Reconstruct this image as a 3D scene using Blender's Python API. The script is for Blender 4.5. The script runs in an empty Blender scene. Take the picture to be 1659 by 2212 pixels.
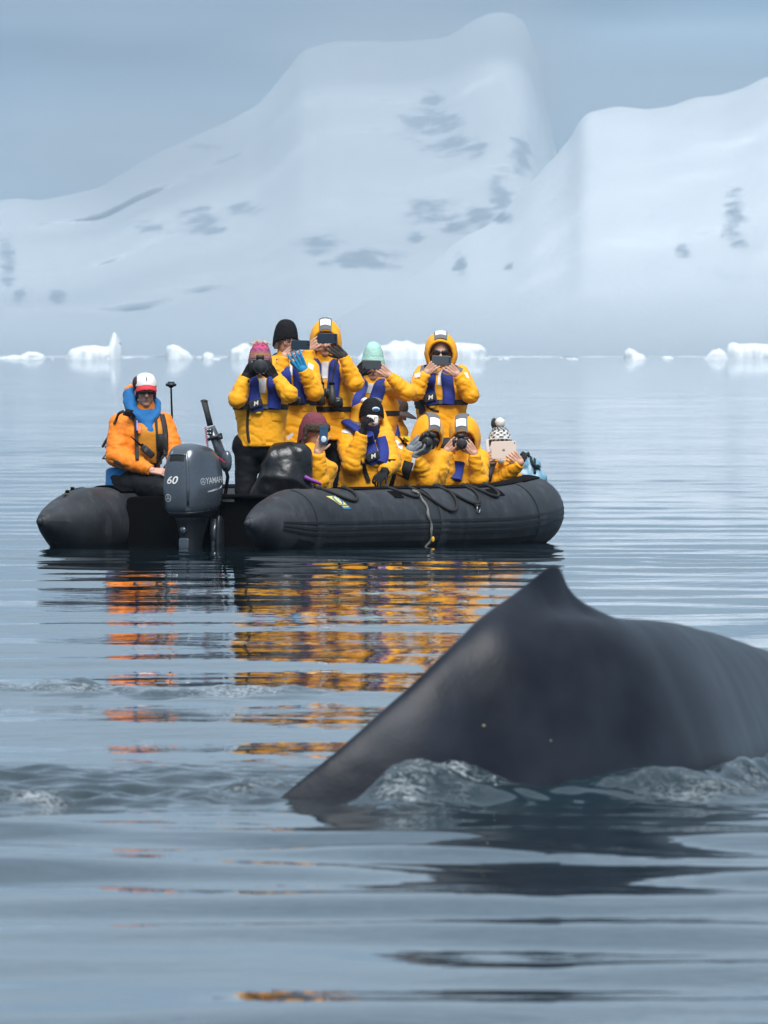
import bpy, bmesh, math, random
import numpy as np
from mathutils import Vector, Matrix, noise, Quaternion
from mathutils.bvhtree import BVHTree

scene = bpy.context.scene
COL = scene.collection
R = math.radians

# ------------------------------------------------------------------ camera
CAM_H = 1.49                      # metres above the water
FPX, CX, HY = 25922.0, 829.5, 766.0   # focal length and centre of the survey picture
cam_d = bpy.data.cameras.new('camera')
cam_d.sensor_width = 36
cam_d.lens = FPX / 2212 * 36
cam_d.shift_y = -(1106 - HY) / 2212
cam_d.clip_start = 1.0
cam_d.clip_end = 80000
cam_d.dof.use_dof = True
cam_d.dof.focus_distance = 94.0
cam_d.dof.aperture_fstop = 22.0
cam = bpy.data.objects.new('camera', cam_d)
COL.objects.link(cam)
cam.location = (0, 0, CAM_H)
cam.rotation_euler = (R(90), 0, 0)
scene.camera = cam

# ------------------------------------------------------------------ sky
SUN_EL, SUN_ROT = R(54), R(172)
world = bpy.data.worlds.new('World')
scene.world = world
world.use_nodes = True
nt = world.node_tree
nt.nodes.clear()
N = nt.nodes.new
L = nt.links.new
out = N('ShaderNodeOutputWorld')
bg = N('ShaderNodeBackground')
sky = N('ShaderNodeTexSky')
sky.sky_type = 'NISHITA'
sky.sun_disc = False
sky.sun_elevation = SUN_EL
sky.sun_rotation = SUN_ROT
tc = N('ShaderNodeTexCoord')
sep = N('ShaderNodeSeparateXYZ')
L(tc.outputs['Generated'], sep.inputs[0])
# overcast layer: pale above the sea, a darker bank over it, brighter overhead
mp = N('ShaderNodeMapping')
mp.inputs['Scale'].default_value = (24, 24, 120)
L(tc.outputs['Generated'], mp.inputs[0])
cn = N('ShaderNodeTexNoise')
cn.inputs['Scale'].default_value = 1.0
cn.inputs['Detail'].default_value = 3
cn.inputs['Roughness'].default_value = 0.45
L(mp.outputs[0], cn.inputs['Vector'])
md = N('ShaderNodeMath'); md.operation = 'MULTIPLY_ADD'
md.inputs[1].default_value = 0.016
L(cn.outputs['Fac'], md.inputs[0])
sb = N('ShaderNodeMath'); sb.operation = 'SUBTRACT'
sb.inputs[1].default_value = 0.008
L(sep.outputs['Z'], sb.inputs[0])
tl = N('ShaderNodeMath'); tl.operation = 'MULTIPLY_ADD'; tl.inputs[1].default_value = -0.10   # the bank of cloud tilts
L(sep.outputs['X'], tl.inputs[0]); L(sb.outputs[0], tl.inputs[2])
L(tl.outputs[0], md.inputs[2])
ab = N('ShaderNodeMath'); ab.operation = 'MAXIMUM'; ab.inputs[1].default_value = 0.0
L(md.outputs[0], ab.inputs[0])
pw = N('ShaderNodeMath'); pw.operation = 'POWER'; pw.inputs[1].default_value = 0.4
L(ab.outputs[0], pw.inputs[0])
ramp = N('ShaderNodeValToRGB')
e = ramp.color_ramp.elements
K = 2.6
stops = [(0.0, (.54, .74, .90)), (0.010, (.47, .68, .88)), (0.022, (.48, .66, .84)), (0.0260, (.26, .43, .62)), (0.0295, (.06, .15, .29)), (0.0320, (.22, .33, .47)), (0.036, (.40, .51, .63)), (0.043, (.50, .61, .71)), (0.075, (.42, .52, .63)),
         (0.15, (.31, .41, .51)), (0.36, (.38, .48, .58)), (0.62, (.62, .72, .83)), (1.0, (.95, 1.05, 1.16))]
while len(e) < len(stops):
    e.new(0.5)
for el, (z, c) in zip(e, stops):
    el.position = z ** 0.4
    el.color = (c[0] / K, c[1] / K, c[2] / K, 1)
L(pw.outputs[0], ramp.inputs[0])
mulK = N('ShaderNodeVectorMath'); mulK.operation = 'SCALE'; mulK.inputs['Scale'].default_value = K
L(ramp.outputs[0], mulK.inputs[0])
mulS = N('ShaderNodeVectorMath'); mulS.operation = 'SCALE'; mulS.inputs['Scale'].default_value = 0.10
L(sky.outputs[0], mulS.inputs[0])
mx = N('ShaderNodeMix'); mx.data_type = 'RGBA'; mx.inputs['Factor'].default_value = 0.88
L(mulS.outputs[0], mx.inputs['A'])
cm = N('ShaderNodeMapping'); cm.inputs['Scale'].default_value = (14, 14, 160); cm.inputs['Location'].default_value = (3.1, 0, .6)
L(tc.outputs['Generated'], cm.inputs[0])
c2 = N('ShaderNodeTexNoise'); c2.inputs['Scale'].default_value = 1.0; c2.inputs['Detail'].default_value = 5; c2.inputs['Distortion'].default_value = .4
L(cm.outputs[0], c2.inputs['Vector'])
cr = N('ShaderNodeMapRange'); cr.inputs['From Min'].default_value = .3; cr.inputs['From Max'].default_value = .7; cr.inputs['To Min'].default_value = .72; cr.inputs['To Max'].default_value = 1.28
L(c2.outputs['Fac'], cr.inputs[0])
cs = N('ShaderNodeVectorMath'); cs.operation = 'SCALE'
L(mulK.outputs[0], cs.inputs[0]); L(cr.outputs[0], cs.inputs['Scale'])
L(cs.outputs[0], mx.inputs['B'])
L(mx.outputs['Result'], bg.inputs['Color'])
bg.inputs['Strength'].default_value = 1.0
L(bg.outputs[0], out.inputs['Surface'])

sun_d = bpy.data.lights.new('sun', 'SUN')
sun_d.energy = 4.4
sun_d.angle = R(34)
sun_d.color = (1.0, .985, .96)
sun = bpy.data.objects.new('sun', sun_d)
COL.objects.link(sun)
# NISHITA: rotation 0 has the sun over +Y, turning clockwise seen from above
sdir = Vector((math.sin(SUN_ROT) * math.cos(SUN_EL), math.cos(SUN_ROT) * math.cos(SUN_EL), math.sin(SUN_EL)))
sun.rotation_euler = sdir.to_track_quat('Z', 'Y').to_euler()
sun.location = sdir * 300

scene.view_settings.view_transform = 'Standard'
scene.view_settings.look = 'None'
scene.view_settings.gamma = 1
scene.view_settings.use_curve_mapping = False
scene.view_settings.exposure = 0.0
scene.cycles.max_bounces = 6
scene.cycles.glossy_bounces = 4
scene.cycles.diffuse_bounces = 3
scene.cycles.volume_bounces = 0
scene.cycles.use_denoising = True

# ------------------------------------------------------------------ helpers
def tag(o, label=None, cat=None, group=None, kind=None):
    for k, v in (('label', label), ('category', cat), ('group', group), ('kind', kind)):
        if v:
            o[k] = v
    return o

def empty(name, loc=(0, 0, 0), label=None, cat=None, group=None):
    o = bpy.data.objects.new(name, None)
    COL.objects.link(o)
    o.location = loc
    o.empty_display_size = .1
    return tag(o, label, cat, group)

def P(x, y, Y):
    """survey picture point at distance Y -> place in the world"""
    return Vector(((x - CX) / FPX * Y, Y, CAM_H - (y - HY) / FPX * Y))

def link_mesh(name, me, mats, parent=None, smooth=True):
    o = bpy.data.objects.new(name, me)
    COL.objects.link(o)
    for m in (mats if isinstance(mats, (list, tuple)) else [mats]):
        me.materials.append(m)
    if smooth:
        me.polygons.foreach_set('use_smooth', [True] * len(me.polygons))
    if parent:
        o.parent = parent
    return o

class MB:
    def __init__(s):
        s.v, s.f, s.mi = [], [], []
    def add(s, vs, fs, m=0):
        b = len(s.v)
        s.v += [tuple(p) for p in vs]
        s.f += [tuple(b + i for i in f) for f in fs]
        s.mi += [m] * len(fs)
        return s
    def grid(s, rows, close_u=False, cap=False, m=0):
        """rows: list of rings/lines with equal counts; close_u joins the last point of a row to its first"""
        n = len(rows[0]); vs = [p for r in rows for p in r]; fs = []
        for i in range(len(rows) - 1):
            for j in range(n if close_u else n - 1):
                k = (j + 1) % n
                fs.append((i * n + j, i * n + k, (i + 1) * n + k, (i + 1) * n + j))
        if cap:
            fs.append(tuple(range(n - 1, -1, -1)))
            fs.append(tuple((len(rows) - 1) * n + j for j in range(n)))
        return s.add(vs, fs, m)
    def box(s, c, h, rot=None, m=0):
        c = Vector(c); vs = []
        for x in (-1, 1):
            for y in (-1, 1):
                for z in (-1, 1):
                    p = Vector((x * h[0], y * h[1], z * h[2]))
                    if rot: p = rot @ p
                    vs.append(c + p)
        return s.add(vs, [(0, 1, 3, 2), (4, 6, 7, 5), (0, 4, 5, 1), (2, 3, 7, 6), (0, 2, 6, 4), (1, 5, 7, 3)], m)
    def rbox(s, c, h, rot=None, r=.2, n=6, m=0):
        """box with rounded edges: superellipsoid"""
        rows = []
        e = r * 2
        def sp(x, p): return math.copysign(abs(x) ** p, x)
        for i in range(1, n * 2):
            la = -math.pi / 2 + math.pi * i / (n * 2)
            row = []
            for j in range(n * 4):
                lo = 2 * math.pi * j / (n * 4)
                p = Vector((h[0] * sp(math.cos(la), e) * sp(math.cos(lo), e), h[1] * sp(math.cos(la), e) * sp(math.sin(lo), e), h[2] * sp(math.sin(la), e)))
                if rot: p = rot @ p
                row.append(Vector(c) + p)
            rows.append(row)
        return s.grid(rows, True, True, m)
    def ell(s, c, h, rot=None, nu=16, nv=10, m=0):
        rows = []
        for i in range(nv + 1):
            la = -math.pi / 2 + math.pi * (i + .02) / (nv + .04)
            row = []
            for j in range(nu):
                lo = 2 * math.pi * j / nu
                p = Vector((h[0] * math.cos(la) * math.cos(lo), h[1] * math.cos(la) * math.sin(lo), h[2] * math.sin(la)))
                if rot: p = rot @ p
                row.append(Vector(c) + p)
            rows.append(row)
        return s.grid(rows, True, True, m)
    def tube(s, pts, rad, n=10, flat=None, up=None, m=0, cap=True, power=1.0):
        """sweep along pts; rad a number or list; flat=(a,b) half sizes along side/normal multiply rad"""
        pts = [Vector(p) for p in pts]
        k = len(pts)
        rads = rad if isinstance(rad, (list, tuple)) else [rad] * k
        rows = []
        prev = None
        for i in range(k):
            t = (pts[min(i + 1, k - 1)] - pts[max(i - 1, 0)]).normalized()
            u = up[i] if isinstance(up, list) else up
            if u is not None:
                nrm = Vector(u) - t * t.dot(Vector(u))
            elif prev is None:
                a = Vector((0, 0, 1)) if abs(t.z) < .9 else Vector((1, 0, 0))
                nrm = a - t * t.dot(a)
            else:
                nrm = prev - t * t.dot(prev)
            nrm.normalize(); prev = nrm
            b = t.cross(nrm)
            fa, fb = flat if flat else (1, 1)
            row = []
            for j in range(n):
                a = 2 * math.pi * (j + .5) / n
                ca, sa = math.cos(a), math.sin(a)
                if power != 1:
                    ca = math.copysign(abs(ca) ** power, ca); sa = math.copysign(abs(sa) ** power, sa)
                row.append(pts[i] + b * (ca * rads[i] * fa) + nrm * (sa * rads[i] * fb))
            rows.append(row)
        return s.grid(rows, True, cap, m)
    def cap(s, a, b, ra, rb, n=14, m=0):
        """tapered capsule with round ends"""
        a, b = Vector(a), Vector(b)
        d = (b - a); ln = d.length
        if ln < 1e-5: d = Vector((0, 0, 1))
        d = d.normalized()
        pts, rr = [], []
        for i in range(5):
            t = R(90 - 85 + 85 * i / 4 - 0)
            th = math.pi / 2 * (1 - i / 4.0)
            pts.append(a - d * ra * math.sin(th) * .999); rr.append(max(ra * math.cos(th), ra * .05))
        for i in range(5):
            th = math.pi / 2 * (i / 4.0)
            pts.append(b + d * rb * math.sin(th) * .999); rr.append(max(rb * math.cos(th), rb * .05))
        if ln < 1e-4: pts[5] = pts[5] + d * 1e-4
        return s.tube(pts, rr, n, m=m)
    def cyl(s, a, b, ra, rb=None, n=20, m=0, bev=.0):
        rb = ra if rb is None else rb
        a, b = Vector(a), Vector(b)
        if bev:
            d = (b - a).normalized()
            return s.tube([a, a + d * bev, b - d * bev, b], [ra - bev, ra, rb, rb - bev], n, m=m)
        return s.tube([a, b], [ra, rb], n, m=m)
    def mesh(s, name, origin=None):
        me = bpy.data.meshes.new(name)
        vs = s.v
        if origin is not None:
            o = origin; vs = [(p[0] - o[0], p[1] - o[1], p[2] - o[2]) for p in vs]
        me.from_pydata(vs, [], s.f)
        if any(s.mi):
            me.polygons.foreach_set('material_index', s.mi)
        me.update()
        return me
    def build(s, name, mats, parent=None, origin=None, smooth=True, sharp=None):
        me = s.mesh(name, origin)
        bm = bmesh.new(); bm.from_mesh(me)
        bmesh.ops.recalc_face_normals(bm, faces=bm.faces)
        bm.to_mesh(me); bm.free()
        o = link_mesh(name, me, mats, parent, smooth)
        if sharp:
            me.set_sharp_from_angle(angle=R(sharp))
        return o

def remesh(mb, voxel, smooth=2, name='m'):
    me = mb.mesh(name)
    bm = bmesh.new(); bm.from_mesh(me)
    bmesh.ops.recalc_face_normals(bm, faces=bm.faces)
    bm.to_mesh(me); bm.free()
    ob = bpy.data.objects.new('tmp', me)
    COL.objects.link(ob)
    md = ob.modifiers.new('r', 'REMESH'); md.mode = 'VOXEL'; md.voxel_size = voxel
    if smooth:
        sm = ob.modifiers.new('s', 'SMOOTH'); sm.factor = .5; sm.iterations = smooth
    dg = bpy.context.evaluated_depsgraph_get()
    me2 = bpy.data.meshes.new_from_object(ob.evaluated_get(dg), depsgraph=dg)
    bpy.data.objects.remove(ob); bpy.data.meshes.remove(me)
    me2.name = name
    return me2

def verts_np(me):
    a = np.empty(len(me.vertices) * 3); me.vertices.foreach_get('co', a)
    return a.reshape(-1, 3)
def norms_np(me):
    a = np.empty(len(me.vertices) * 3); me.vertices.foreach_get('normal', a)
    return a.reshape(-1, 3)
def set_verts(me, a):
    me.vertices.foreach_set('co', np.ascontiguousarray(a, dtype=np.float32).ravel()); me.update()
def attr(me, name, vals):
    a = me.attributes.new(name, 'FLOAT', 'POINT')
    a.data.foreach_set('value', np.ascontiguousarray(vals, dtype=np.float32))
def attr_col(me, name, vals):
    a = me.attributes.new(name, 'FLOAT_COLOR', 'POINT')
    v = np.ones((len(vals), 4), dtype=np.float32); v[:, :3] = vals
    a.data.foreach_set('color', v.ravel())

def smooth01(a, b, x):
    t = np.clip((x - a) / (b - a), 0, 1)
    return t * t * (3 - 2 * t)

# ------------------------------------------------------------------ materials
def mat(name, col, rough=.6, metal=0.0, spec=.5, bump=None, var=0.0, var_scale=6.0, sheen=0.0, coat=0.0, stretch=None):
    """bump: (scale, strength, distance)"""
    m = bpy.data.materials.new(name); m.use_nodes = True
    t = m.node_tree; b = t.nodes['Principled BSDF']
    b.inputs['Base Color'].default_value = (*col, 1)
    b.inputs['Roughness'].default_value = rough
    b.inputs['Metallic'].default_value = metal
    b.inputs['Specular IOR Level'].default_value = spec
    if sheen: b.inputs['Sheen Weight'].default_value = sheen
    if coat: b.inputs['Coat Weight'].default_value = coat
    tcn = t.nodes.new('ShaderNodeTexCoord')
    src = tcn.outputs['Object']
    if stretch:
        mpn = t.nodes.new('ShaderNodeMapping'); mpn.inputs['Scale'].default_value = stretch
        t.links.new(src, mpn.inputs[0]); src = mpn.outputs[0]
    if var:
        n = t.nodes.new('ShaderNodeTexNoise'); n.inputs['Scale'].default_value = var_scale; n.inputs['Detail'].default_value = 5
        t.links.new(src, n.inputs['Vector'])
        r = t.nodes.new('ShaderNodeMapRange'); r.inputs['From Min'].default_value = .25; r.inputs['From Max'].default_value = .75
        r.inputs['To Min'].default_value = 1 - var; r.inputs['To Max'].default_value = 1 + var
        t.links.new(n.outputs['Fac'], r.inputs[0])
        sc = t.nodes.new('ShaderNodeVectorMath'); sc.operation = 'SCALE'; sc.inputs[0].default_value = col
        t.links.new(r.outputs[0], sc.inputs['Scale']); t.links.new(sc.outputs[0], b.inputs['Base Color'])
        rr = t.nodes.new('ShaderNodeMapRange'); rr.inputs['To Min'].default_value = max(rough - .12, .02); rr.inputs['To Max'].default_value = min(rough + .12, 1)
        t.links.new(n.outputs['Fac'], rr.inputs[0]); t.links.new(rr.outputs[0], b.inputs['Roughness'])
    if bump:
        n = t.nodes.new('ShaderNodeTexNoise'); n.inputs['Scale'].default_value = bump[0]; n.inputs['Detail'].default_value = 4
        t.links.new(src, n.inputs['Vector'])
        bp = t.nodes.new('ShaderNodeBump'); bp.inputs['Strength'].default_value = bump[1]; bp.inputs['Distance'].default_value = bump[2]
        t.links.new(n.outputs['Fac'], bp.inputs['Height']); t.links.new(bp.outputs[0], b.inputs['Normal'])
    return m

def attr_mat(name, aname, rough=.6, bump=None, spec=.5):
    m = mat(name, (.5, .5, .5), rough, bump=bump, spec=spec)
    t = m.node_tree; a = t.nodes.new('ShaderNodeAttribute'); a.attribute_name = aname
    t.links.new(a.outputs['Color'], t.nodes['Principled BSDF'].inputs['Base Color'])
    return m

# ------------------------------------------------------------------ the whale's line, used by its body and by the water round it
RIDGE = [(560, 1765, 40.08), (600, 1728, 40.1), (650, 1684, 40.12), (720, 1627, 40.15), (800, 1558, 40.2), (900, 1468, 40.28), (1000, 1374, 40.4), (1060, 1322, 40.48), (1120, 1298, 40.58), (1180, 1294, 40.7), (1245, 1308, 40.86), (1300, 1330, 41.05), (1370, 1338, 41.4), (1440, 1345, 42.1), (1550, 1374, 43.4), (1659, 1412, 44.9), (1800, 1470, 46.8), (1980, 1560, 49.0)]
RIDGE = [P(*p) for p in RIDGE]
RIDGE.append(RIDGE[-1] + Vector((.5, .8, -.30)))
RW = [.03, .05, .09, .13, .17, .22, .28, .33, .40, .45, .47, .47, .46, .44, .43, .42, .41, .40, .3]   # half width of the body at each place

# ------------------------------------------------------------------ water
rng = np.random.default_rng(7)
def wave_sum(X, Y, n, lmin, lmax, spread, rms, lim=None, seed=1, head=0.0):
    g = np.random.default_rng(seed)
    z = np.zeros(np.broadcast(X, Y).shape)
    lam = np.exp(g.uniform(math.log(lmin), math.log(lmax), n))
    ang = head + g.normal(0, spread, n)
    for l, a in zip(lam, ang):
        k = 2 * math.pi / l
        amp = rms * math.sqrt(2.0 / n) / k
        w = 1.0 if lim is None else np.clip((l / lim - 3.0) / 4.0, 0, 1)
        if lim is not None and np.max(w) <= 0: continue
        z = z + w * amp * np.sin(k * (math.cos(a) * Y + math.sin(a) * X) + g.uniform(0, 6.28))
    return z

def blob(X, Y, x, y, sx, sy):
    return np.exp(-((X - x) / sx) ** 2 - ((Y - y) / sy) ** 2)

def value_noise(X, Y, s, seed):
    return wave_sum(X * s, Y * s, 14, .6, 3.0, 1.6, 1.0, None, seed)

def water_z(X, Y, dY):
    lim = np.maximum(dY, .03)
    far = smooth01(70, 200, Y)
    near = 1 - smooth01(36.5, 39.2, Y)
    patch = np.clip(.75 + .35 * value_noise(X * .25, Y * .04, 1.0, 5), .15, 1.6)
    swell = .0050 + .0062 * np.exp(-((Y - 70) / 26.0) ** 2)
    z = wave_sum(X, Y, 34, 2.2, 6.5, .5, 1.0, lim, 11) * swell * (1 - .5 * near)
    z += wave_sum(X, Y, 70, .30, 1.5, 1.35, .0070, lim, 12) * patch * (1 - .75 * near)
    z += wave_sum(X, Y, 40, .5, 2.4, .30, .0105, .06 + 0 * lim, 14, math.pi / 2) * np.clip(patch, .4, 1.2) * (1 - .5 * near)
    z += wave_sum(X, Y, 26, 9, 60, .6, .0014, lim, 13) * far
    z += wave_sum(X, Y, 30, 1.1, 2.6, .45, .043, lim, 17) * (.55 + .45 * smooth01(30, 37, Y)) * (1 - smooth01(38.6, 40.0, Y))
    z += wave_sum(X, Y, 50, .6, 2.2, .8, .030, lim, 19) * np.exp(-((Y - 87.5) / 5.5) ** 2) * np.exp(-(X / 4.5) ** 2)
    ywq = np.interp(X, [p.x for p in RIDGE], [p.y for p in RIDGE]) - .5
    z += wave_sum(X, Y, 40, .45, 1.6, .7, .034, None, 18) * np.exp(-((Y - (np.minimum(ywq, 41.2) - 2.2)) / 1.5) ** 2) * smooth01(-1.2, -.1, X)
    # chop where the whale broke the surface, and the line of ripples left behind it
    rx = np.array([p.x for p in RIDGE]); ry = np.array([p.y for p in RIDGE])
    tx_ = np.gradient(rx); ty_ = np.gradient(ry); tl_ = np.hypot(tx_, ty_)
    ex, ey = rx + ty_ / tl_ * np.array(RW), ry - tx_ / tl_ * np.array(RW)      # the near edge of the body
    o_ = np.argsort(ex); yw = np.interp(X, ex[o_], ey[o_])
    # the water heaps up along the flank
    heap = np.interp(X, [-.15, 0, .2, .45, .7, .95, 1.2, 1.6, 2.2, 3.0], [.01, .045, .065, .045, .055, .075, .10, .12, .10, .0])
    right = smooth01(-.18, .05, X) * (1 - smooth01(2.6, 3.4, X))
    band = np.exp(-((Y - (yw - .38)) / .55) ** 2) * right
    left = (1 - smooth01(-.50, -.20, X - (Y - 40) * .12)) * np.clip(np.exp(-((Y - 40.3) / .6) ** 2) + .55 * np.exp(-((Y - 41.9) / 1.5) ** 2), 0, 1) * smooth01(39.0, 39.6, Y)
    old = np.exp(-((Y - (53.2 + .6 * np.sin(X * 2.1))) / .55) ** 2) * smooth01(-2.6, -1.0, -np.abs(X + 1.15) * 2.2)
    def ridged(sc, sd, ax=1.0):
        n_ = value_noise(X * ax, Y, sc, sd)
        return 1 - np.minimum(np.abs(n_), 1.4)
    chop = wave_sum(X, Y, 70, .10, .5, 1.1, .30, None, 21)
    r1, r2, r3, r4 = ridged(3.2, 61), ridged(7.0, 62), ridged(14.0, 63), ridged(24.0, 64)
    mid = wave_sum(X, Y, 40, .35, 1.0, .9, .17, None, 24)
    peak = .34 * r1 + .34 * r2 + .26 * r3 + .16 * r4
    lump = np.clip(.5 + .8 * value_noise(X, Y * .6, 2.0, 66), 0, 1.6)
    sz = np.clip(blob(X, 0 * Y, .02, 0, .14, 1) * .8 + blob(X, 0 * Y, .22, 0, .16, 1), 0, 1)
    z += np.exp(-((Y - (yw - .18)) / np.where(Y > yw - .18, .6, .34)) ** 2) * right * heap * (1 + .5 * np.clip(value_noise(X, Y * .6, 2.6, 67), -1, 1))
    z += band * (.004 + chop * .9 + (.020 + .085 * sz) * np.clip(lump, .2, 1.3) * peak + 1.0 * mid)
    z += left * (chop * .95 + mid * .7 + .020 * lump * peak)
    z += old * (chop * .7 + mid * .4 + .012 * lump * peak)
    z += blob(X, Y, -1.36, 53.6, .075, .20) * (.012 + .030 * np.clip(peak, -.4, 1))
    fk = smooth01(.50, .86, .42 * r1 + .42 * r2 + .22 * r3) * np.clip(lump, 0, 1.2)
    pf_ = smooth01(-.35, .75, value_noise(X, Y * .7, 2.2, 71) + .5 * value_noise(X, Y * .7, 5.5, 72))
    foam = band * fk * (.18 + .82 * pf_) * (.60 + .28 * sz) * smooth01(-.15, .0, X)
    foam = np.maximum(foam, left * fk * smooth01(-1.0, -.45, X) * .45)
    foam = np.maximum(foam, left * fk * blob(X, Y, -1.15, 39.7, .10, .5))
    foam = np.clip(np.maximum(foam, old * fk * .5), 0, 1)
    return z, foam

ys = [-400, -150, -60, -20, 0, 8, 14, 18]
y = 20.0
while y < 14800:
    ys.append(y)
    y += .021 if 38.3 < y < 43.5 else float(np.clip(y * y / 17900 * .42, .028, 60)) if y < 400 else y * y / 17900 * .8 if y < 3000 else 500
ys.append(14800)
ys = np.array(ys)
xf = list(np.arange(-1.55, 2.0, .020))
st = .04; x = xf[0]
lft = []
while x > -13000:
    st = min(st * 1.06, 1500) if st > .079 or x < -2.5 else .08
    if abs(x) < 4.5: st = min(st, .085)
    x -= st; lft.append(x)
st = .04; x = xf[-1]
rgt = []
while x < 13000:
    st = min(st * 1.06, 1500) if st > .079 or x > 3 else .08
    if abs(x) < 4.5: st = min(st, .085)
    x += st; rgt.append(x)
xs = np.array(lft[::-1] + xf + rgt)
Xg, Yg = np.meshgrid(xs, ys)
dYr = np.gradient(ys)
dXc = np.gradient(xs)
LIM = np.maximum(dYr[:, None] * np.ones_like(Xg), dXc[None, :] * .9)
inner = (np.abs(xs) < 60)
Z = np.zeros_like(Xg); FO = np.zeros_like(Xg)
zi, fi = water_z(Xg[:, inner], Yg[:, inner], LIM[:, inner])
ed = 1 - smooth01(25, 58, np.abs(Xg[:, inner]))
Z[:, inner] = zi * ed * smooth01(0, 14, Yg[:, inner]); FO[:, inner] = fi
nr, nc = Xg.shape
co = np.stack([Xg, Yg, Z], -1).reshape(-1, 3)
idx = np.arange(nr * nc).reshape(nr, nc)
quads = np.stack([idx[:-1, :-1], idx[:-1, 1:], idx[1:, 1:], idx[1:, :-1]], -1).reshape(-1, 4)
wm = bpy.data.meshes.new('water')
wm.vertices.add(len(co)); wm.vertices.foreach_set('co', co.astype(np.float32).ravel())
wm.loops.add(quads.size); wm.loops.foreach_set('vertex_index', quads.astype(np.int32).ravel())
wm.polygons.add(len(quads)); wm.polygons.foreach_set('loop_start', np.arange(0, quads.size, 4, dtype=np.int32))
wm.update(calc_edges=True)
attr(wm, 'foam', FO.ravel())
print('water', nr, nc, len(quads))

wmat = bpy.data.materials.new('sea_water'); wmat.use_nodes = True
t = wmat.node_tree; b = t.nodes['Principled BSDF']
b.inputs['Base Color'].default_value = (.008, .022, .030, 1)
b.inputs['Roughness'].default_value = .012
b.inputs['IOR'].default_value = 1.333
tcn = t.nodes.new('ShaderNodeTexCoord')
n1 = t.nodes.new('ShaderNodeTexNoise'); n1.inputs['Scale'].default_value = 3.2; n1.inputs['Detail'].default_value = 2.5
mpn = t.nodes.new('ShaderNodeMapping'); mpn.inputs['Scale'].default_value = (1, 1, 1)
t.links.new(tcn.outputs['Object'], mpn.inputs[0]); t.links.new(mpn.outputs[0], n1.inputs['Vector'])
bp = t.nodes.new('ShaderNodeBump'); bp.inputs['Distance'].default_value = .0050
# the small ripples come in patches and lie down on the slick the whale leaves
sp_ = t.nodes.new('ShaderNodeSeparateXYZ'); t.links.new(tcn.outputs['Object'], sp_.inputs[0])
fy = t.nodes.new('ShaderNodeMapRange'); fy.inputs['From Min'].default_value = 34; fy.inputs['From Max'].default_value = 62; fy.inputs['To Min'].default_value = .75
t.links.new(sp_.outputs['Y'], fy.inputs[0])
mp2 = t.nodes.new('ShaderNodeMapping'); mp2.inputs['Scale'].default_value = (.22, .10, 1)
t.links.new(tcn.outputs['Object'], mp2.inputs[0])
pn = t.nodes.new('ShaderNodeTexNoise'); pn.inputs['Scale'].default_value = 1.0; pn.inputs['Detail'].default_value = 3
t.links.new(mp2.outputs[0], pn.inputs['Vector'])
pm = t.nodes.new('ShaderNodeMapRange'); pm.inputs['From Min'].default_value = .35; pm.inputs['From Max'].default_value = .68; pm.inputs['To Min'].default_value = .22; pm.inputs['To Max'].default_value = .95
t.links.new(pn.outputs['Fac'], pm.inputs[0])
pq = t.nodes.new('ShaderNodeMath'); pq.operation = 'MULTIPLY'
fz = t.nodes.new('ShaderNodeMapRange'); fz.inputs['From Min'].default_value = 80; fz.inputs['From Max'].default_value = 220; fz.inputs['To Min'].default_value = 1.0; fz.inputs['To Max'].default_value = 2.2
t.links.new(sp_.outputs['Y'], fz.inputs[0])
fx = t.nodes.new('ShaderNodeMath'); fx.operation = 'MULTIPLY'; t.links.new(fy.outputs[0], fx.inputs[0]); t.links.new(fz.outputs[0], fx.inputs[1])
t.links.new(fx.outputs[0], pq.inputs[0]); t.links.new(pm.outputs[0], pq.inputs[1]); t.links.new(pq.outputs[0], bp.inputs['Strength'])
t.links.new(n1.outputs['Fac'], bp.inputs['Height']); t.links.new(bp.outputs[0], b.inputs['Normal'])
fa = t.nodes.new('ShaderNodeAttribute'); fa.attribute_name = 'foam'
fb = t.nodes.new('ShaderNodeBsdfPrincipled'); fb.inputs['Base Color'].default_value = (.72, .78, .82, 1); fb.inputs['Roughness'].default_value = .5
fn = t.nodes.new('ShaderNodeTexNoise'); fn.inputs['Scale'].default_value = 40; fn.inputs['Detail'].default_value = 8; fn.inputs['Roughness'].default_value = .72; fn.inputs['Distortion'].default_value = .6
t.links.new(tcn.outputs['Object'], fn.inputs['Vector'])
fm = t.nodes.new('ShaderNodeMath'); fm.operation = 'MULTIPLY_ADD'; fm.inputs[1].default_value = 6.5
t.links.new(fn.outputs['Fac'], fm.inputs[0]); fm.inputs[2].default_value = -3.22
f2 = t.nodes.new('ShaderNodeMath'); f2.operation = 'ADD'; f2.use_clamp = True
f3 = t.nodes.new('ShaderNodeMath'); f3.operation = 'MULTIPLY'; f3.use_clamp = True
t.links.new(fm.outputs[0], f2.inputs[0]); t.links.new(fa.outputs['Fac'], f2.inputs[1])
t.links.new(f2.outputs[0], f3.inputs[0]); t.links.new(fa.outputs['Fac'], f3.inputs[1])
ms = t.nodes.new('ShaderNodeMixShader')
t.links.new(f3.outputs[0], ms.inputs[0]); t.links.new(b.outputs[0], ms.inputs[1]); t.links.new(fb.outputs[0], ms.inputs[2])
t.links.new(ms.outputs[0], t.nodes['Material Output'].inputs['Surface'])
tag(link_mesh('water', wm, wmat), kind='structure')

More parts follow.
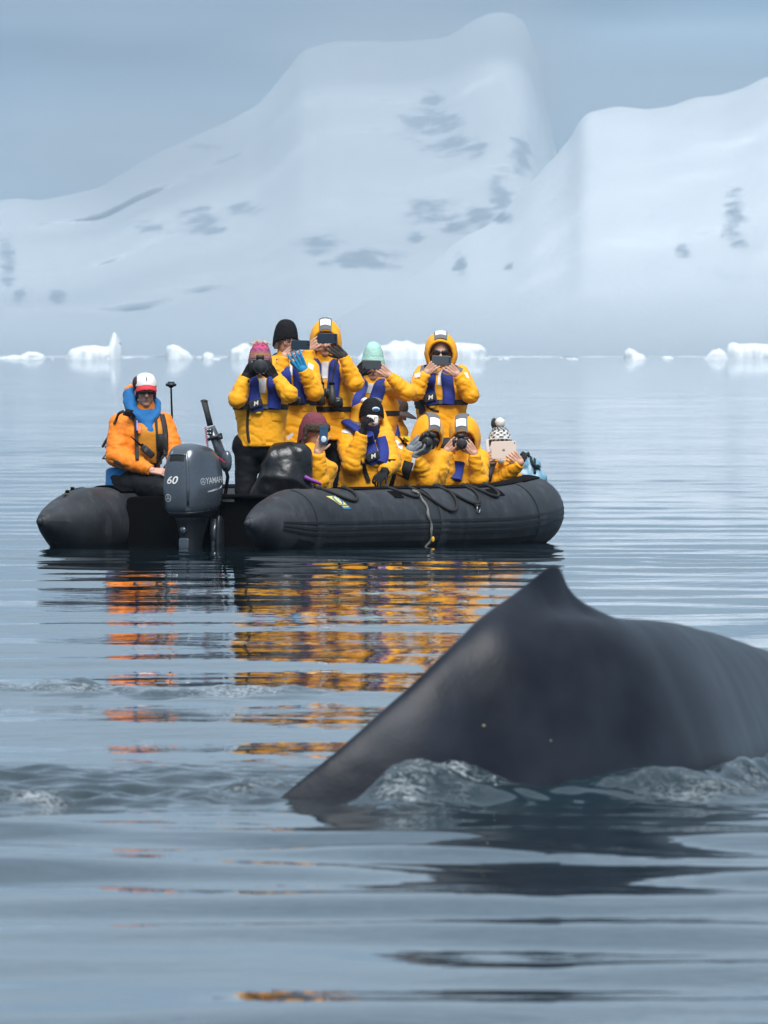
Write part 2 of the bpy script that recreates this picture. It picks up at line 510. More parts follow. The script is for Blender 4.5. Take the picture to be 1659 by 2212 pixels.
# ------------------------------------------------------------------ snow mountains
def snow_mat():
    m = bpy.data.materials.new('snow_and_rock'); m.use_nodes = True
    t = m.node_tree; b = t.nodes['Principled BSDF']; b.inputs['Roughness'].default_value = .8
    b.inputs['Specular IOR Level'].default_value = .2
    a = t.nodes.new('ShaderNodeAttribute'); a.attribute_name = 'rock'
    tcn = t.nodes.new('ShaderNodeTexCoord')
    n = t.nodes.new('ShaderNodeTexNoise'); n.inputs['Scale'].default_value = .038; n.inputs['Detail'].default_value = 8; n.inputs['Roughness'].default_value = .65
    mpn = t.nodes.new('ShaderNodeMapping'); mpn.inputs['Scale'].default_value = (1, .25, 1.4)
    t.links.new(tcn.outputs['Object'], mpn.inputs[0])
    t.links.new(mpn.outputs[0], n.inputs['Vector'])
    ad = t.nodes.new('ShaderNodeMath'); ad.operation = 'MULTIPLY_ADD'; ad.inputs[1].default_value = 1.7
    t.links.new(n.outputs['Fac'], ad.inputs[0]); t.links.new(a.outputs['Fac'], ad.inputs[2])
    mr = t.nodes.new('ShaderNodeMapRange'); mr.inputs['From Min'].default_value = 1.24; mr.inputs['From Max'].default_value = 1.66; mr.interpolation_type = 'SMOOTHSTEP'
    t.links.new(ad.outputs[0], mr.inputs[0])
    mxn = t.nodes.new('ShaderNodeMix'); mxn.data_type = 'RGBA'
    mxn.inputs['A'].default_value = (.68, .72, .75, 1); mxn.inputs['B'].default_value = (.26, .31, .36, 1)
    t.links.new(mr.outputs[0], mxn.inputs['Factor'])
    t.links.new(mxn.outputs['Result'], b.inputs['Base Color'])
    n4 = t.nodes.new('ShaderNodeTexNoise'); n4.inputs['Scale'].default_value = .014; n4.inputs['Detail'].default_value = 7; n4.inputs['Roughness'].default_value = .62
    mp4 = t.nodes.new('ShaderNodeMapping'); mp4.inputs['Scale'].default_value = (1, .35, 1.0); mp4.inputs['Rotation'].default_value = (0, R(28), 0)
    t.links.new(tcn.outputs['Object'], mp4.inputs[0]); t.links.new(mp4.outputs[0], n4.inputs['Vector'])
    bp4 = t.nodes.new('ShaderNodeBump'); bp4.inputs['Strength'].default_value = .35; bp4.inputs['Distance'].default_value = 14
    t.links.new(n4.outputs['Fac'], bp4.inputs['Height']); t.links.new(bp4.outputs[0], b.inputs['Normal'])
    return m
SNOW = snow_mat()

def mountain(name, sil, Yr, depth, rocks, seed, x0, x1, nx=420, nv=110, prof=.8, rough=1.0):
    sx = np.array([p[0] for p in sil], float); sy = np.array([p[1] for p in sil], float)
    px = np.concatenate([np.linspace(x0, -260, 70), np.linspace(-250, 1920, nx), np.linspace(1930, x1, 110)])
    top = np.interp(px, sx, sy)
    ker = np.ones(5) / 5
    top = np.convolve(np.pad(top, 2, mode='edge'), ker, 'valid')
    X = (px - CX) / FPX * Yr
    Htop = np.maximum(CAM_H - (top - HY) / FPX * Yr, 2)
    v = np.concatenate([np.linspace(0, 1, nv - 12), np.linspace(1.01, 1.2, 12)])
    V, XX = np.meshgrid(v, X, indexing='ij')
    HH = Htop[None, :] * np.ones_like(V)
    pr = np.where(V <= 1, V ** prof, np.clip(1 - (V - 1) / .2, 0, 1) ** .8)
    Zm = HH * pr
    Ym = Yr + depth * (V - 1)
    n1 = wave_sum(XX, Ym * .6, 40, 60, 500, 1.6, .30, None, seed) * rough
    n2 = wave_sum(XX, Zm * 2.2 + Ym * .2, 60, 18, 90, 1.6, .30, None, seed + 1) * rough
    damp = np.sin(np.clip(V, 0, 1) * math.pi) ** .6
    Ym = Ym + (n1 * 3.0 + n2 * 1.4) * np.minimum(damp + .25, 1)
    Zm = np.maximum(Zm + n2 * .25 * np.where(V > .97, .9, .5), -4)
    # keep the outline the survey shows: widen with distance
    XX = XX * (Ym / Yr)
    rk = np.zeros_like(V)
    pxx = CX + XX / Ym * FPX; pyy = HY - (Zm - CAM_H) / Ym * FPX
    for (rx, ry, ax, ay) in rocks:
        rk = np.maximum(rk, np.exp(-(((pxx - rx) / ax) ** 2 + ((pyy - ry) / ay) ** 2) * .55) * .78)
    rk = np.where(V > 1, 0, rk)
    Ym = Ym + rk * 10
    rk = rk - .7 * (1 - smooth01(.10, .32, rk))
    rows, cols = V.shape
    co = np.stack([XX, Ym, Zm], -1).reshape(-1, 3)
    i = np.arange(rows * cols).reshape(rows, cols)
    q = np.stack([i[:-1, :-1], i[:-1, 1:], i[1:, 1:], i[1:, :-1]], -1).reshape(-1, 4)
    me = bpy.data.meshes.new(name); me.from_pydata(co.tolist(), [], q.tolist()); me.update()
    attr(me, 'rock', rk.ravel())
    return tag(link_mesh(name, me, SNOW), kind='structure')

S1 = [(-9000, 764), (-6500, 690), (-4200, 610), (-2600, 640), (-1400, 560), (-700, 470), (-300, 455), (0, 432), (90, 430), (160, 420), (215, 405), (250, 385), (300, 352), (400, 303), (500, 258), (560, 222), (605, 170), (650, 112), (720, 88), (850, 92), (960, 84),
      (1000, 60), (1050, 32), (1095, 24), (1132, 44), (1152, 88), (1168, 165), (1186, 260), (1210, 360), (1300, 560), (1700, 600), (3000, 640), (5000, 560), (7000, 650), (10000, 764)]
R1 = [(935, 265, 75, 38), (965, 312, 60, 26), (940, 215, 32, 22), (1125, 335, 26, 48), (1080, 415, 36, 48), (1040, 468, 42, 24), (930, 455, 62, 32), (985, 490, 34, 18), (1030, 325, 30, 20),
      (325, 492, 44, 16), (430, 470, 45, 34), (445, 498, 46, 14), (520, 452, 52, 18), (700, 528, 55, 22), (780, 560, 85, 26), (900, 510, 24, 16), (440, 318, 40, 8), (15, 575, 20, 60), (125, 640, 22, 22), (40, 640, 18, 20)]
S2 = [(-200, 775), (300, 770), (550, 750), (700, 705), (800, 650), (900, 590), (1000, 517), (1060, 480), (1100, 446), (1150, 386), (1200, 338), (1232, 300), (1252, 258), (1268, 242), (1330, 233), (1400, 238), (1440, 228), (1500, 212), (1560, 206), (1610, 188), (1659, 163), (1900, 90), (2300, 170), (3000, 330), (3800, 400), (4700, 330), (5600, 480), (7200, 600), (10000, 772)]
R2 = [(1590, 480, 28, 60), (1480, 545, 20, 20), (995, 572, 18, 30), (1100, 580, 14, 16), (1085, 470, 26, 14)]
mountain('mountain_massif', S1, 13500, 3100, R1, 41, -9000, 10000, 380, 120)
mountain('mountain_ridge', S2, 9600, 1600, R2, 51, -300, 10000, 360, 100)

# ------------------------------------------------------------------ icebergs
ICE = mat('glacier_ice', (.80, .85, .88), .5, bump=(.8, .5, .3), var=.05, var_scale=.3)
ICE.node_tree.nodes['Principled BSDF'].inputs['Subsurface Weight'].default_value = .0
def iceberg(label, Y, outline, depth, seed):
    """outline: picture points of the top edge from left to right; the berg is rounded towards and away from the viewer"""
    base = P((outline[0][0] + outline[-1][0]) / 2, 770, Y); base.z = 0
    mb = MB()
    xs_ = np.linspace(outline[0][0], outline[-1][0], 46)
    oy = np.interp(xs_, [p[0] for p in outline], [p[1] for p in outline])
    rows = []
    rg = random.Random(seed)
    for i, (a, b_) in enumerate(zip(xs_, oy)):
        pt = P(a, b_, Y)
        h = max(pt.z, .05)
        w = depth * (.25 + .75 * math.sin(math.pi * (i + .5) / 46) ** .5)
        row = []
        for j in range(15):
            th = math.pi * j / 14
            nz = noise.noise(Vector((pt.x * .35, th * 2.2, seed))) 
            y_ = -math.cos(th) * w * (1 + .25 * nz)
            z_ = h * (math.sin(th) ** .55) * (1 + .0 * nz)
            row.append((pt.x + noise.noise(Vector((pt.x * .5, th * 3, seed + 9))) * .6, Y + y_, z_ - .4))
        rows.append(row)
    mb.grid(rows)
    o = mb.build('iceberg', ICE, None, base)
    o.location = base
    return tag(o, label, 'iceberg', 'small icebergs along the far water')
BERGS = [
    ('low broken white ice floe at the far left edge of the water', 4150, [(-10, 774), (8, 768), (30, 764), (45, 766), (60, 757), (80, 758), (94, 764), (98, 775)], 5),
    ('white iceberg with a tall upright horn at one end of a long low body', 4250, [(141, 775), (146, 762), (156, 751), (178, 745), (205, 743), (228, 747), (236, 745), (242, 722), (248, 714), (256, 728), (263, 742), (264, 760), (260, 775)], 7),
    ('pale rounded iceberg beyond the boat between driver and passengers', 4350, [(357, 772), (361, 746), (372, 741), (388, 746), (404, 756), (415, 768), (418, 774)], 5),
    ('small pale lump of ice drifting behind the thin black pole', 4250, [(436, 774), (440, 762), (450, 758), (460, 763), (464, 774)], 3),
    ('blue-tinted iceberg half hidden behind the striped knit hat', 4550, [(494, 774), (500, 752), (512, 746), (522, 740), (534, 739), (548, 750), (556, 774)], 5),
    ('long bright iceberg behind the mint hat with a broken top edge', 4250, [(770, 774), (790, 752), (812, 746), (838, 742), (852, 732), (868, 736), (880, 732), (900, 742), (930, 740), (945, 750), (950, 774)], 7),
    ('pale flat iceberg just beyond the standing bow passenger', 4550, [(950, 770), (966, 742), (985, 738), (1010, 739), (1035, 741), (1048, 750), (1052, 768)], 6),
    ('small bright peaked iceberg alone on open water', 4150, [(1348, 774), (1350, 756), (1358, 749), (1366, 752), (1378, 760), (1390, 764), (1397, 775)], 4),
    ('tiny faint flat ice piece next to the lone peaked iceberg', 4550, [(1428, 775), (1434, 768), (1446, 767), (1458, 774)], 2),
    ('small bright humped iceberg in front of the long flat berg', 4050, [(1518, 776), (1528, 764), (1540, 754), (1554, 750), (1566, 758), (1574, 775)], 4),
    ('long flat pale iceberg running out of the picture edge', 4750, [(1566, 772), (1572, 742), (1584, 737), (1600, 741), (1630, 739), (1660, 742), (1700, 746), (1720, 772)], 7),
]
for k_, (lb, Yb, ol, dp) in enumerate(BERGS):
    iceberg(lb, Yb, ol, dp, 3 + k_ * 7)
# brash ice too small and too many to count
mb = MB(); rg = random.Random(4)
for i in range(34):
    Yb = rg.uniform(3600, 5600)
    xb = rg.choice([rg.uniform(-20, 560), rg.uniform(940, 1250), rg.uniform(60, 480)])
    c = P(xb, 770, Yb)
    s_ = rg.uniform(.12, .4)
    mb.ell((c.x, Yb, .05), (s_ * rg.uniform(1.5, 5), s_ * 2, s_), nu=8, nv=5)
tag(mb.build('brash_ice', ICE), kind='stuff', label='thin scatter of small broken brash ice along the far water', cat='ice')

# ------------------------------------------------------------------ haze
mb = MB(); mb.box((0, 7300, 240), (14000, 8000, 241.2))
hz = mb.build('haze', [], smooth=False)
hm = bpy.data.materials.new('haze_air'); hm.use_nodes = True
ht = hm.node_tree; ht.nodes.clear()
ho = ht.nodes.new('ShaderNodeOutputMaterial'); hv = ht.nodes.new('ShaderNodeVolumePrincipled')
hv.inputs['Color'].default_value = (.54, .74, .93, 1)
hv.inputs['Density'].default_value = 9.0e-5
hv.inputs['Anisotropy'].default_value = 0.0
ht.links.new(hv.outputs[0], ho.inputs['Volume'])
hz.data.materials.append(hm)
tag(hz, kind='stuff')
hz.display_type = 'WIRE'
# low mist lying along the foot of the mountains: deep at the water, thinning to nothing upwards
rows = []
for i in range(61):
    x_ = -7000 + 14000 * i / 60
    hh = 82 * (1 + .22 * noise.noise(Vector((x_ * .0011, 3, 0))) + .10 * noise.noise(Vector((x_ * .004, 8, 0))))
    row = []
    pf = [(q, 640 * (1 - q) ** 2.2) for q in np.linspace(0, 1, 14)]
    for q, w_ in pf: row.append((x_, 7100 - w_, .6 + hh * q))
    for q, w_ in pf[::-1][1:]: row.append((x_, 7100 + w_, .6 + hh * q))
    rows.append(row)
mb = MB(); mb.grid(rows, True, True)
mist = mb.build('mist', [], smooth=False)
mm = bpy.data.materials.new('mist_air'); mm.use_nodes = True
ht = mm.node_tree; ht.nodes.clear()
ho = ht.nodes.new('ShaderNodeOutputMaterial'); hv = ht.nodes.new('ShaderNodeVolumePrincipled')
hv.inputs['Color'].default_value = (.68, .82, .93, 1)
hv.inputs['Density'].default_value = 9.5e-4
ht.links.new(hv.outputs[0], ho.inputs['Volume'])
mist.data.materials.append(mm)
tag(mist, kind='stuff')
mist.display_type = 'WIRE'

# thin veils of mist hanging on the high snow
for k_, (cx_, cy_, rx_, ry_, Yv, dn) in enumerate([(640, 300, 1250, 520, 10900, 0.6e-3), (880, 90, 520, 190, 12900, 1.3e-3), (1140, 180, 150, 260, 12900, 9.0e-4), (300, 330, 520, 170, 12300, 1.1e-3), (1520, 205, 420, 100, 9150, 4.0e-4)]):
    c_ = P(cx_, cy_, Yv); RX, RZ = rx_ / FPX * Yv, ry_ / FPX * Yv
    rows = []
    for i in range(13):
        q = i / 12
        row_f = []
        for j in range(48):
            a = 2 * math.pi * j / 48
            wob = 1 + .16 * noise.noise(Vector((math.cos(a) * 1.6 + k_ * 5, math.sin(a) * 1.6, 2)))
            w_ = 420 * (1 - q * q) ** 2.2 + .5
            row_f.append((c_.x + RX * q * wob * math.cos(a) + .01 * math.cos(a), w_, c_.z + RZ * q * wob * math.sin(a) + .01 * math.sin(a)))
        rows.append(row_f)
    front = [[(p[0], Yv - p[1], max(p[2], 2.0)) for p in r] for r in rows]; back = [[(p[0], Yv + p[1], max(p[2], 2.0)) for p in r] for r in rows[::-1]]
    mb = MB(); mb.grid(front + back, True, True)
    veil = mb.build('mist', [], smooth=False)
    vm = mm.copy(); vm.name = 'mist_veil_air'
    vm.node_tree.nodes['Principled Volume'].inputs['Density'].default_value = dn
    vm.node_tree.nodes['Principled Volume'].inputs['Color'].default_value = (.95, .98, 1, 1)
    veil.data.materials.append(vm); tag(veil, kind='stuff'); veil.display_type = 'WIRE'

# ================================================================== the whale
def whale():
    base = Vector((RIDGE[8].x, RIDGE[8].y, 0))
    # body only (the fin is blended in as a part of the same skin): a smooth arched back
    pts = []; wid = []
    n = 150
    seg = np.linspace(0, len(RIDGE) - 1, n)
    rid = np.array([list(p) for p in RIDGE]); rw = np.array(RW)
    ii = np.arange(len(RIDGE))
    def cubic(y_, x_):
        # Catmull-Rom
        i = np.clip(np.floor(x_).astype(int), 0, len(y_) - 2); u = x_ - i
        p0 = y_[np.maximum(i - 1, 0)]; p1 = y_[i]; p2 = y_[i + 1]; p3 = y_[np.minimum(i + 2, len(y_) - 1)]
        return .5 * (2 * p1 + (p2 - p0) * u + (2 * p0 - 5 * p1 + 4 * p2 - p3) * u ** 2 + (3 * p1 - p0 - 3 * p2 + p3) * u ** 3)
    cx = cubic(rid[:, 0], seg); cy = cubic(rid[:, 1], seg); cz = cubic(rid[:, 2], seg); cw = np.convolve(np.pad(cubic(rw, seg), 16, mode='edge'), np.hanning(33) / np.hanning(33).sum(), 'valid')
    fin_a, fin_t, fin_b = P(1040, 1338, 41.5), P(1197, 1222, 42.12), P(1262, 1312, 42.42)
    rows = []
    fin_line = [(1040, 1342), (1070, 1313), (1120, 1275), (1160, 1243), (1180, 1227), (1192, 1221), (1203, 1222), (1213, 1234), (1222, 1258), (1236, 1287), (1262, 1313)]
    fxs = np.array([P(a, b_, 40.46 + (a - 1040) / 222 * .46).x for a, b_ in fin_line]); fzs = np.array([P(a, b_, 40.46 + (a - 1040) / 222 * .46).z for a, b_ in fin_line])
    M = 64
    for k in range(n):
        tx = cx[min(k + 1, n - 1)] - cx[max(k - 1, 0)]; ty = cy[min(k + 1, n - 1)] - cy[max(k - 1, 0)]
        l = math.hypot(tx, ty); sx_, sy_ = ty / l, -tx / l          # across the body, towards the viewer
        top = cz[k]; w = cw[k]; bottom = -.75 - .5 * min(w / .6, 1)
        row = []
        fz = np.interp(cx[k], fxs, fzs) if fxs[0] < cx[k] < fxs[-1] else -9
        for j in range(M + 1):
            u = -1 + 2 * j / M
            u = math.copysign(abs(u) ** 1.45, u)
            au = abs(u)
            keel = .55 + .45 * smooth01(.25, .62, w)                       # tail stock is keeled, the back is round
            wd = w * (math.sin(au * math.pi / 2) ** (1.25 - .45 * keel))
            hfrac = (1 - math.cos(au * math.pi / 2) ** 1.0)
            z_ = top + (bottom - top) * (au ** (1.25 + .75 * keel)) * .98
            if fz > top:
                a_ = max(0, 1 - au / .16)
                z_ = z_ + (fz - top) * a_ ** 1.5
                wd = wd * (1 - .86 * (a_ ** .4) * min((fz - top) / .08, 1)) if a_ > 0 else wd
            px_, py_ = cx[k] + sx_ * wd * math.copysign(1, u), cy[k] + sy_ * wd * math.copysign(1, u)
            row.append(Vector((px_, py_, z_)))
        rows.append(row)
    mb = MB(); mb.grid(rows)
    mb.f += [tuple(range(M + 1)), tuple((n - 1) * (M + 1) + j for j in range(M, -1, -1))]; mb.mi += [0, 0]
    o = mb.build('humpback_whale', WHALE, None, base)
    me = o.data
    v = verts_np(me); nn = norms_np(me)
    d = np.array([noise.fractal(Vector((a[0] * 4, a[1] * 2.2, a[2] * 4)), 1, 2, 4) for a in v])
    d2 = np.array([noise.noise(Vector((a[0] * 17, a[1] * 9, a[2] * 17))) for a in v])
    # knuckles along the ridge of the tail stock
    set_verts(me, v + nn * (d * .0035 + d2 * .0006)[:, None])
    o.location = base
    return tag(o, 'dark grey whale back with a low hooked dorsal fin arching out of the water', 'whale')

def whale_mat():
    m = bpy.data.materials.new('wet_whale_skin'); m.use_nodes = True
    t = m.node_tree; b = t.nodes['Principled BSDF']
    b.inputs['IOR'].default_value = 1.36; b.inputs['Specular IOR Level'].default_value = .28
    tcn = t.nodes.new('ShaderNodeTexCoord')
    n = t.nodes.new('ShaderNodeTexNoise'); n.inputs['Scale'].default_value = 3.2; n.inputs['Detail'].default_value = 7
    t.links.new(tcn.outputs['Object'], n.inputs['Vector'])
    r = t.nodes.new('ShaderNodeValToRGB'); r.color_ramp.elements[0].position = .32; r.color_ramp.elements[1].position = .72
    r.color_ramp.elements[0].color = (.007, .009, .0150, 1); r.color_ramp.elements[1].color = (.020, .026, .038, 1)
    t.links.new(n.outputs['Fac'], r.inputs[0])
    # pale scars and specks
    v = t.nodes.new('ShaderNodeTexVoronoi'); v.inputs['Scale'].default_value = 7.0
    t.links.new(tcn.outputs['Object'], v.inputs['Vector'])
    lt = t.nodes.new('ShaderNodeMapRange'); lt.inputs['From Min'].default_value = .050; lt.inputs['From Max'].default_value = .028
    t.links.new(v.outputs['Distance'], lt.inputs[0])
    n3 = t.nodes.new('ShaderNodeTexNoise'); n3.inputs['Scale'].default_value = 2.1
    t.links.new(tcn.outputs['Object'], n3.inputs['Vector'])
    g = t.nodes.new('ShaderNodeMath'); g.operation = 'GREATER_THAN'; g.inputs[1].default_value = .66
    t.links.new(n3.outputs['Fac'], g.inputs[0])
    mu = t.nodes.new('ShaderNodeMath'); mu.operation = 'MULTIPLY'
    t.links.new(lt.outputs[0], mu.inputs[0]); t.links.new(g.outputs[0], mu.inputs[1])
    mxn = t.nodes.new('ShaderNodeMix'); mxn.data_type = 'RGBA'; mxn.inputs['B'].default_value = (.09, .09, .09, 1)
    t.links.new(mu.outputs[0], mxn.inputs['Factor']); t.links.new(r.outputs[0], mxn.inputs['A'])
    t.links.new(mxn.outputs['Result'], b.inputs['Base Color'])
    n2 = t.nodes.new('ShaderNodeTexNoise'); n2.inputs['Scale'].default_value = 55; n2.inputs['Detail'].default_value = 4
    t.links.new(tcn.outputs['Object'], n2.inputs['Vector'])
    rr = t.nodes.new('ShaderNodeMapRange'); rr.inputs['To Min'].default_value = .24; rr.inputs['To Max'].default_value = .50
    t.links.new(n.outputs['Fac'], rr.inputs[0]); t.links.new(rr.outputs[0], b.inputs['Roughness'])
    bp = t.nodes.new('ShaderNodeBump'); bp.inputs['Strength'].default_value = .16; bp.inputs['Distance'].default_value = .004
    t.links.new(n2.outputs['Fac'], bp.inputs['Height']); t.links.new(bp.outputs[0], b.inputs['Normal'])
    return m
WHALE = whale_mat()
wh = whale()
wb = BVHTree.FromPolygons([v.co + wh.location for v in wh.data.vertices], [tuple(p.vertices) for p in wh.data.polygons])
BARN = mat('barnacle_shell', (.26, .24, .15), .7)
for (x_, y_, r_) in ((1045, 1568, .0060), (1190, 1600, .0040)):
    d_ = (P(x_, y_, 42) - Vector((0, 0, CAM_H))).normalized()
    h_ = wb.ray_cast(Vector((0, 0, CAM_H)), d_)
    if h_[0] is not None:
        mb = MB(); mb.ell(h_[0], (r_, r_, r_ * .8), nu=9, nv=6); mb.build('barnacle', BARN, wh, wh.location)
# drops thrown up where the water breaks along the body
mb = MB(); rg = random.Random(12)
for i in range(70):
    x_ = abs(rg.gauss(.12, .14)); y_ = 39.75 + rg.uniform(-.12, .22); z_ = .03 + abs(rg.gauss(0, .045))
    r_ = rg.uniform(.001, .0028)
    mb.ell((x_, y_, z_), (r_ * rg.uniform(.8, 1.8), r_, r_), nu=7, nv=5)
tag(mb.build('spray_drops', mat('spray_water', (.70, .76, .80), .25)), kind='stuff')

# ================================================================== the boat
TH = R(32); ST, CT = math.sin(TH), math.cos(TH)
BX, BY = -1.40, 93.0
def BW(t, s, z=0.0):
    """boat place (across to starboard, forward, up) -> world"""
    return Vector((BX + s * ST + t * CT, BY + s * CT - t * ST, z))
def on_boat(xpx, t):
    """distance Y and forward place s of the picture column xpx at the across place t"""
    k = (xpx - CX) / FPX
    s = (k * (BY - t * ST) - BX - t * CT) / (ST - k * CT)
    return s, BY + s * CT - t * ST

RUBBER = mat('hypalon_rubber', (.010, .011, .013), .50, spec=.3, var=.28, var_scale=3.5, bump=(220, .25, .002))
RUBBER_LIGHT = mat('grey_hypalon_rubber', (.028, .032, .038), .50, spec=.28, var=.5, var_scale=4.5, bump=(180, .25, .002))
def salted(m, col, amount=.5):
    t = m.node_tree; b = t.nodes['Principled BSDF']; src = b.inputs['Base Color'].links[0].from_socket
    tcn = t.nodes.new('ShaderNodeTexCoord'); mpn = t.nodes.new('ShaderNodeMapping'); mpn.inputs['Scale'].default_value = (9, 9, 3)
    n = t.nodes.new('ShaderNodeTexNoise'); n.inputs['Scale'].default_value = 1.0; n.inputs['Detail'].default_value = 8; n.inputs['Roughness'].default_value = .7
    t.links.new(tcn.outputs['Object'], mpn.inputs[0]); t.links.new(mpn.outputs[0], n.inputs['Vector'])
    r = t.nodes.new('ShaderNodeMapRange'); r.inputs['From Min'].default_value = .52; r.inputs['From Max'].default_value = .76; r.inputs['To Max'].default_value = amount
    t.links.new(n.outputs['Fac'], r.inputs[0])
    x = t.nodes.new('ShaderNodeMix'); x.data_type = 'RGBA'; x.inputs['B'].default_value = (*col, 1)
    t.links.new(r.outputs[0], x.inputs['Factor']); t.links.new(src, x.inputs['A']); t.links.new(x.outputs['Result'], b.inputs['Base Color'])
salted(RUBBER_LIGHT, (.14, .15, .165), .34)
salted(RUBBER, (.08, .085, .09), .4)
BLACK = mat('black_rubber_trim', (.0035, .0035, .004), .8, spec=.06, bump=(120, .3, .002))
ROPE = mat('black_rope', (.013, .013, .014), .8, bump=(160, .8, .004))
GREYROPE = mat('weathered_rope', (.17, .17, .16), .85, bump=(160, .8, .004), var=.25, var_scale=40)
STEEL = mat('stainless_steel', (.55, .56, .57), .28, metal=1.0)
ALU = mat('painted_plate', (.55, .52, .42), .5, var=.15, var_scale=40)
WHITE = mat('white_paint', (.80, .80, .79), .5, var=.05, var_scale=20)

boat = empty('inflatable_boat', (BX, BY, 0), 'black rigid inflatable boat carrying twelve people past the whale', 'boat')
boat.rotation_euler = (0, 0, -TH)
RT = .29; TSEP = .955; S_TIP = -.85; CONE = .62; S_STR = 2.45; S_BOW = 4.12; ZC = .165
def tube_c(u):
    """centre line of the buoyancy tube, u 0..1 from starboard tip round the bow to port tip -> (centre, outward normal, tangent)"""
    def c(u):
        sgn = 1
        if u > .5: u = 1 - u; sgn = -1
        Ls = S_STR - S_TIP; Lc = 2.25
        d = u * 2 * (Ls + Lc)
        if d <= Ls:
            s = S_TIP + d; t = TSEP
        else:
            a = (d - Ls) / Lc * math.pi / 2
            t = TSEP * math.cos(a) ** .82 if a < math.pi / 2 - 1e-6 else 0.0
            s = S_STR + (S_BOW - S_STR) * math.sin(a) ** .92
        k = smooth01(2.3, S_BOW, s)
        tipk = 1 - smooth01(S_TIP, S_TIP + CONE, s)
        z = ZC + .085 * k + .035 * tipk
        return Vector((sgn * t, s, float(z)))
    e = 1e-3
    a, b_ = c(max(u - e, 0)), c(min(u + e, 1))
    tg = (b_ - a).normalized()
    nr = Vector((tg.y, -tg.x, 0)).normalized()
    p = c(u)
    if nr.dot(Vector((p.x, p.y - 1.8, 0))) < 0: nr = -nr
    return p, nr, tg
def tube_r(u):
    p, _, _ = tube_c(u)
    k = (p.y - S_TIP) / CONE
    if k < 1:
        k = max(k, 0)
        return RT * (.10 + .90 * (1 - (1 - k) ** 1.55))
    return RT * (1 - .07 * float(smooth01(3.2, S_BOW, p.y)))
def tube_pt(u, ang, off=0.0):
    c, nr, tg = tube_c(u)
    up = tg.cross(nr); up = up if up.z > 0 else -up
    r = tube_r(u) + off
    return c + nr * (math.cos(ang) * r) + up * (math.sin(ang) * r)
def u_of_s(s, side=1):
    lo, hi = 0.0, .5
    for _ in range(40):
        m_ = (lo + hi) / 2
        if tube_c(m_)[0].y < s: lo = m_
        else: hi = m_
    return lo if side > 0 else 1 - lo

us = [0, .004, .009, .015] + list(np.linspace(.025, .10, 16)) + list(np.linspace(.11, .89, 110)) + list(np.linspace(.90, .975, 16)) + [.985, .991, .996, 1]
mb = MB()
rows = []
for u in us:
    rows.append([tube_pt(u, 2 * math.pi * j / 40) for j in range(40)])
mb.grid(rows, True, True)
# blunt tips
for u in (0, 1):
    mb.ell(tube_c(u)[0], (.030, .030, .030))
tube_o = mb.build('buoyancy_tube', RUBBER_LIGHT, boat)
me = tube_o.data; v = verts_np(me); nn = norms_np(me)
d = np.array([noise.fractal(Vector((a[0] * 3, a[1] * 3, a[2] * 5)), 1, 2, 3) for a in v])
set_verts(me, v + nn * (d * .0035)[:, None])

def tube_strip(name, u0, u1, a0, a1, th, mt, nu=60, na=6, parent=boat):
    mb = MB(); rows = []
    for i in range(nu + 1):
        u = u0 + (u1 - u0) * i / nu
        row = [tube_pt(u, a0, -.004)]
        for j in range(na + 1):
            a = a0 + (a1 - a0) * j / na
            row.append(tube_pt(u, a, th))
        row.append(tube_pt(u, a1, -.004))
        rows.append(row)
    mb.grid(rows)
    return mb.build(name, mt, parent, sharp=40)
# rubbing strakes: thin raised lines along the outside of the tube
for a in (-14, -5, 4):
    tube_strip('rubbing_strake', .022, .978, R(a), R(a + 4.0), .007, RUBBER, 200, 3)
# lower half's shade put in as darker rubber, and the laced fabric strip on top
tube_strip('lower_shade_strip', .035, .965, R(-88), R(-24), .0035, RUBBER, 160, 8)
tube_strip('top_lacing_strip', .115, .885, R(72), R(112), .010, BLACK, 160, 6)
# glued seam bands round the tube
for s in (-.24, 1.55, 3.05, 3.75):
    for side in (1, -1):
        u = u_of_s(s, side)
        tube_strip('seam_band', u - .0055, u + .0055, R(-85), R(84), .0055, RUBBER_LIGHT, 2, 18)
for side in (1, -1):
    u = u_of_s(-.72, side)
    tube_strip('tip_cap', 0.002 if side > 0 else .998 - .016, .018 if side > 0 else .998, R(-179), R(179), .003, RUBBER_LIGHT, 3, 24)

# transom board and floor
mb = MB(); mb.rbox((0, 0, .12), (.70, .032, .27), r=.06)
tr = mb.build('transom', BLACK, boat, sharp=40)
mb = MB(); mb.rbox((.255, -.037, .362), (.055, .006, .011), r=.15); mb.build('maker_plate', ALU, tr)
mb = MB(); mb.rbox((.23, .02, .392), (.42, .10, .018), r=.2); mb.build('transom_pad', BLACK, tr)
mb = MB(); mb.rbox((0, 1.75, -.03), (.70, 1.75, .03), r=.06); mb.rbox((0, 3.85, -.02), (.45, .42, .03), r=.3)
mb.build('floor_board', BLACK, boat)
mb = MB(); rows = []
for i in range(16):
    s = -.02 + 4.0 * i / 15
    k = max(0, (s - 2.4) / 1.6)
    w = .72 * (1 - k ** 2.2 * .9)
    rows.append([Vector((w, s, -.06 + .25 * k)), Vector((w * .5, s, -.16 + .2 * k)), Vector((0, s, -.24 + .2 * k)), Vector((-w * .5, s, -.16 + .2 * k)), Vector((-w, s, -.06 + .25 * k))])
mb.grid(rows); mb.build('keel', RUBBER, boat)
# a thwart pad on the port tube where the driver sits
tube_strip('seat_pad', u_of_s(.05, -1), u_of_s(.95, -1), R(58), R(122), .018, BLACK, 16, 6)
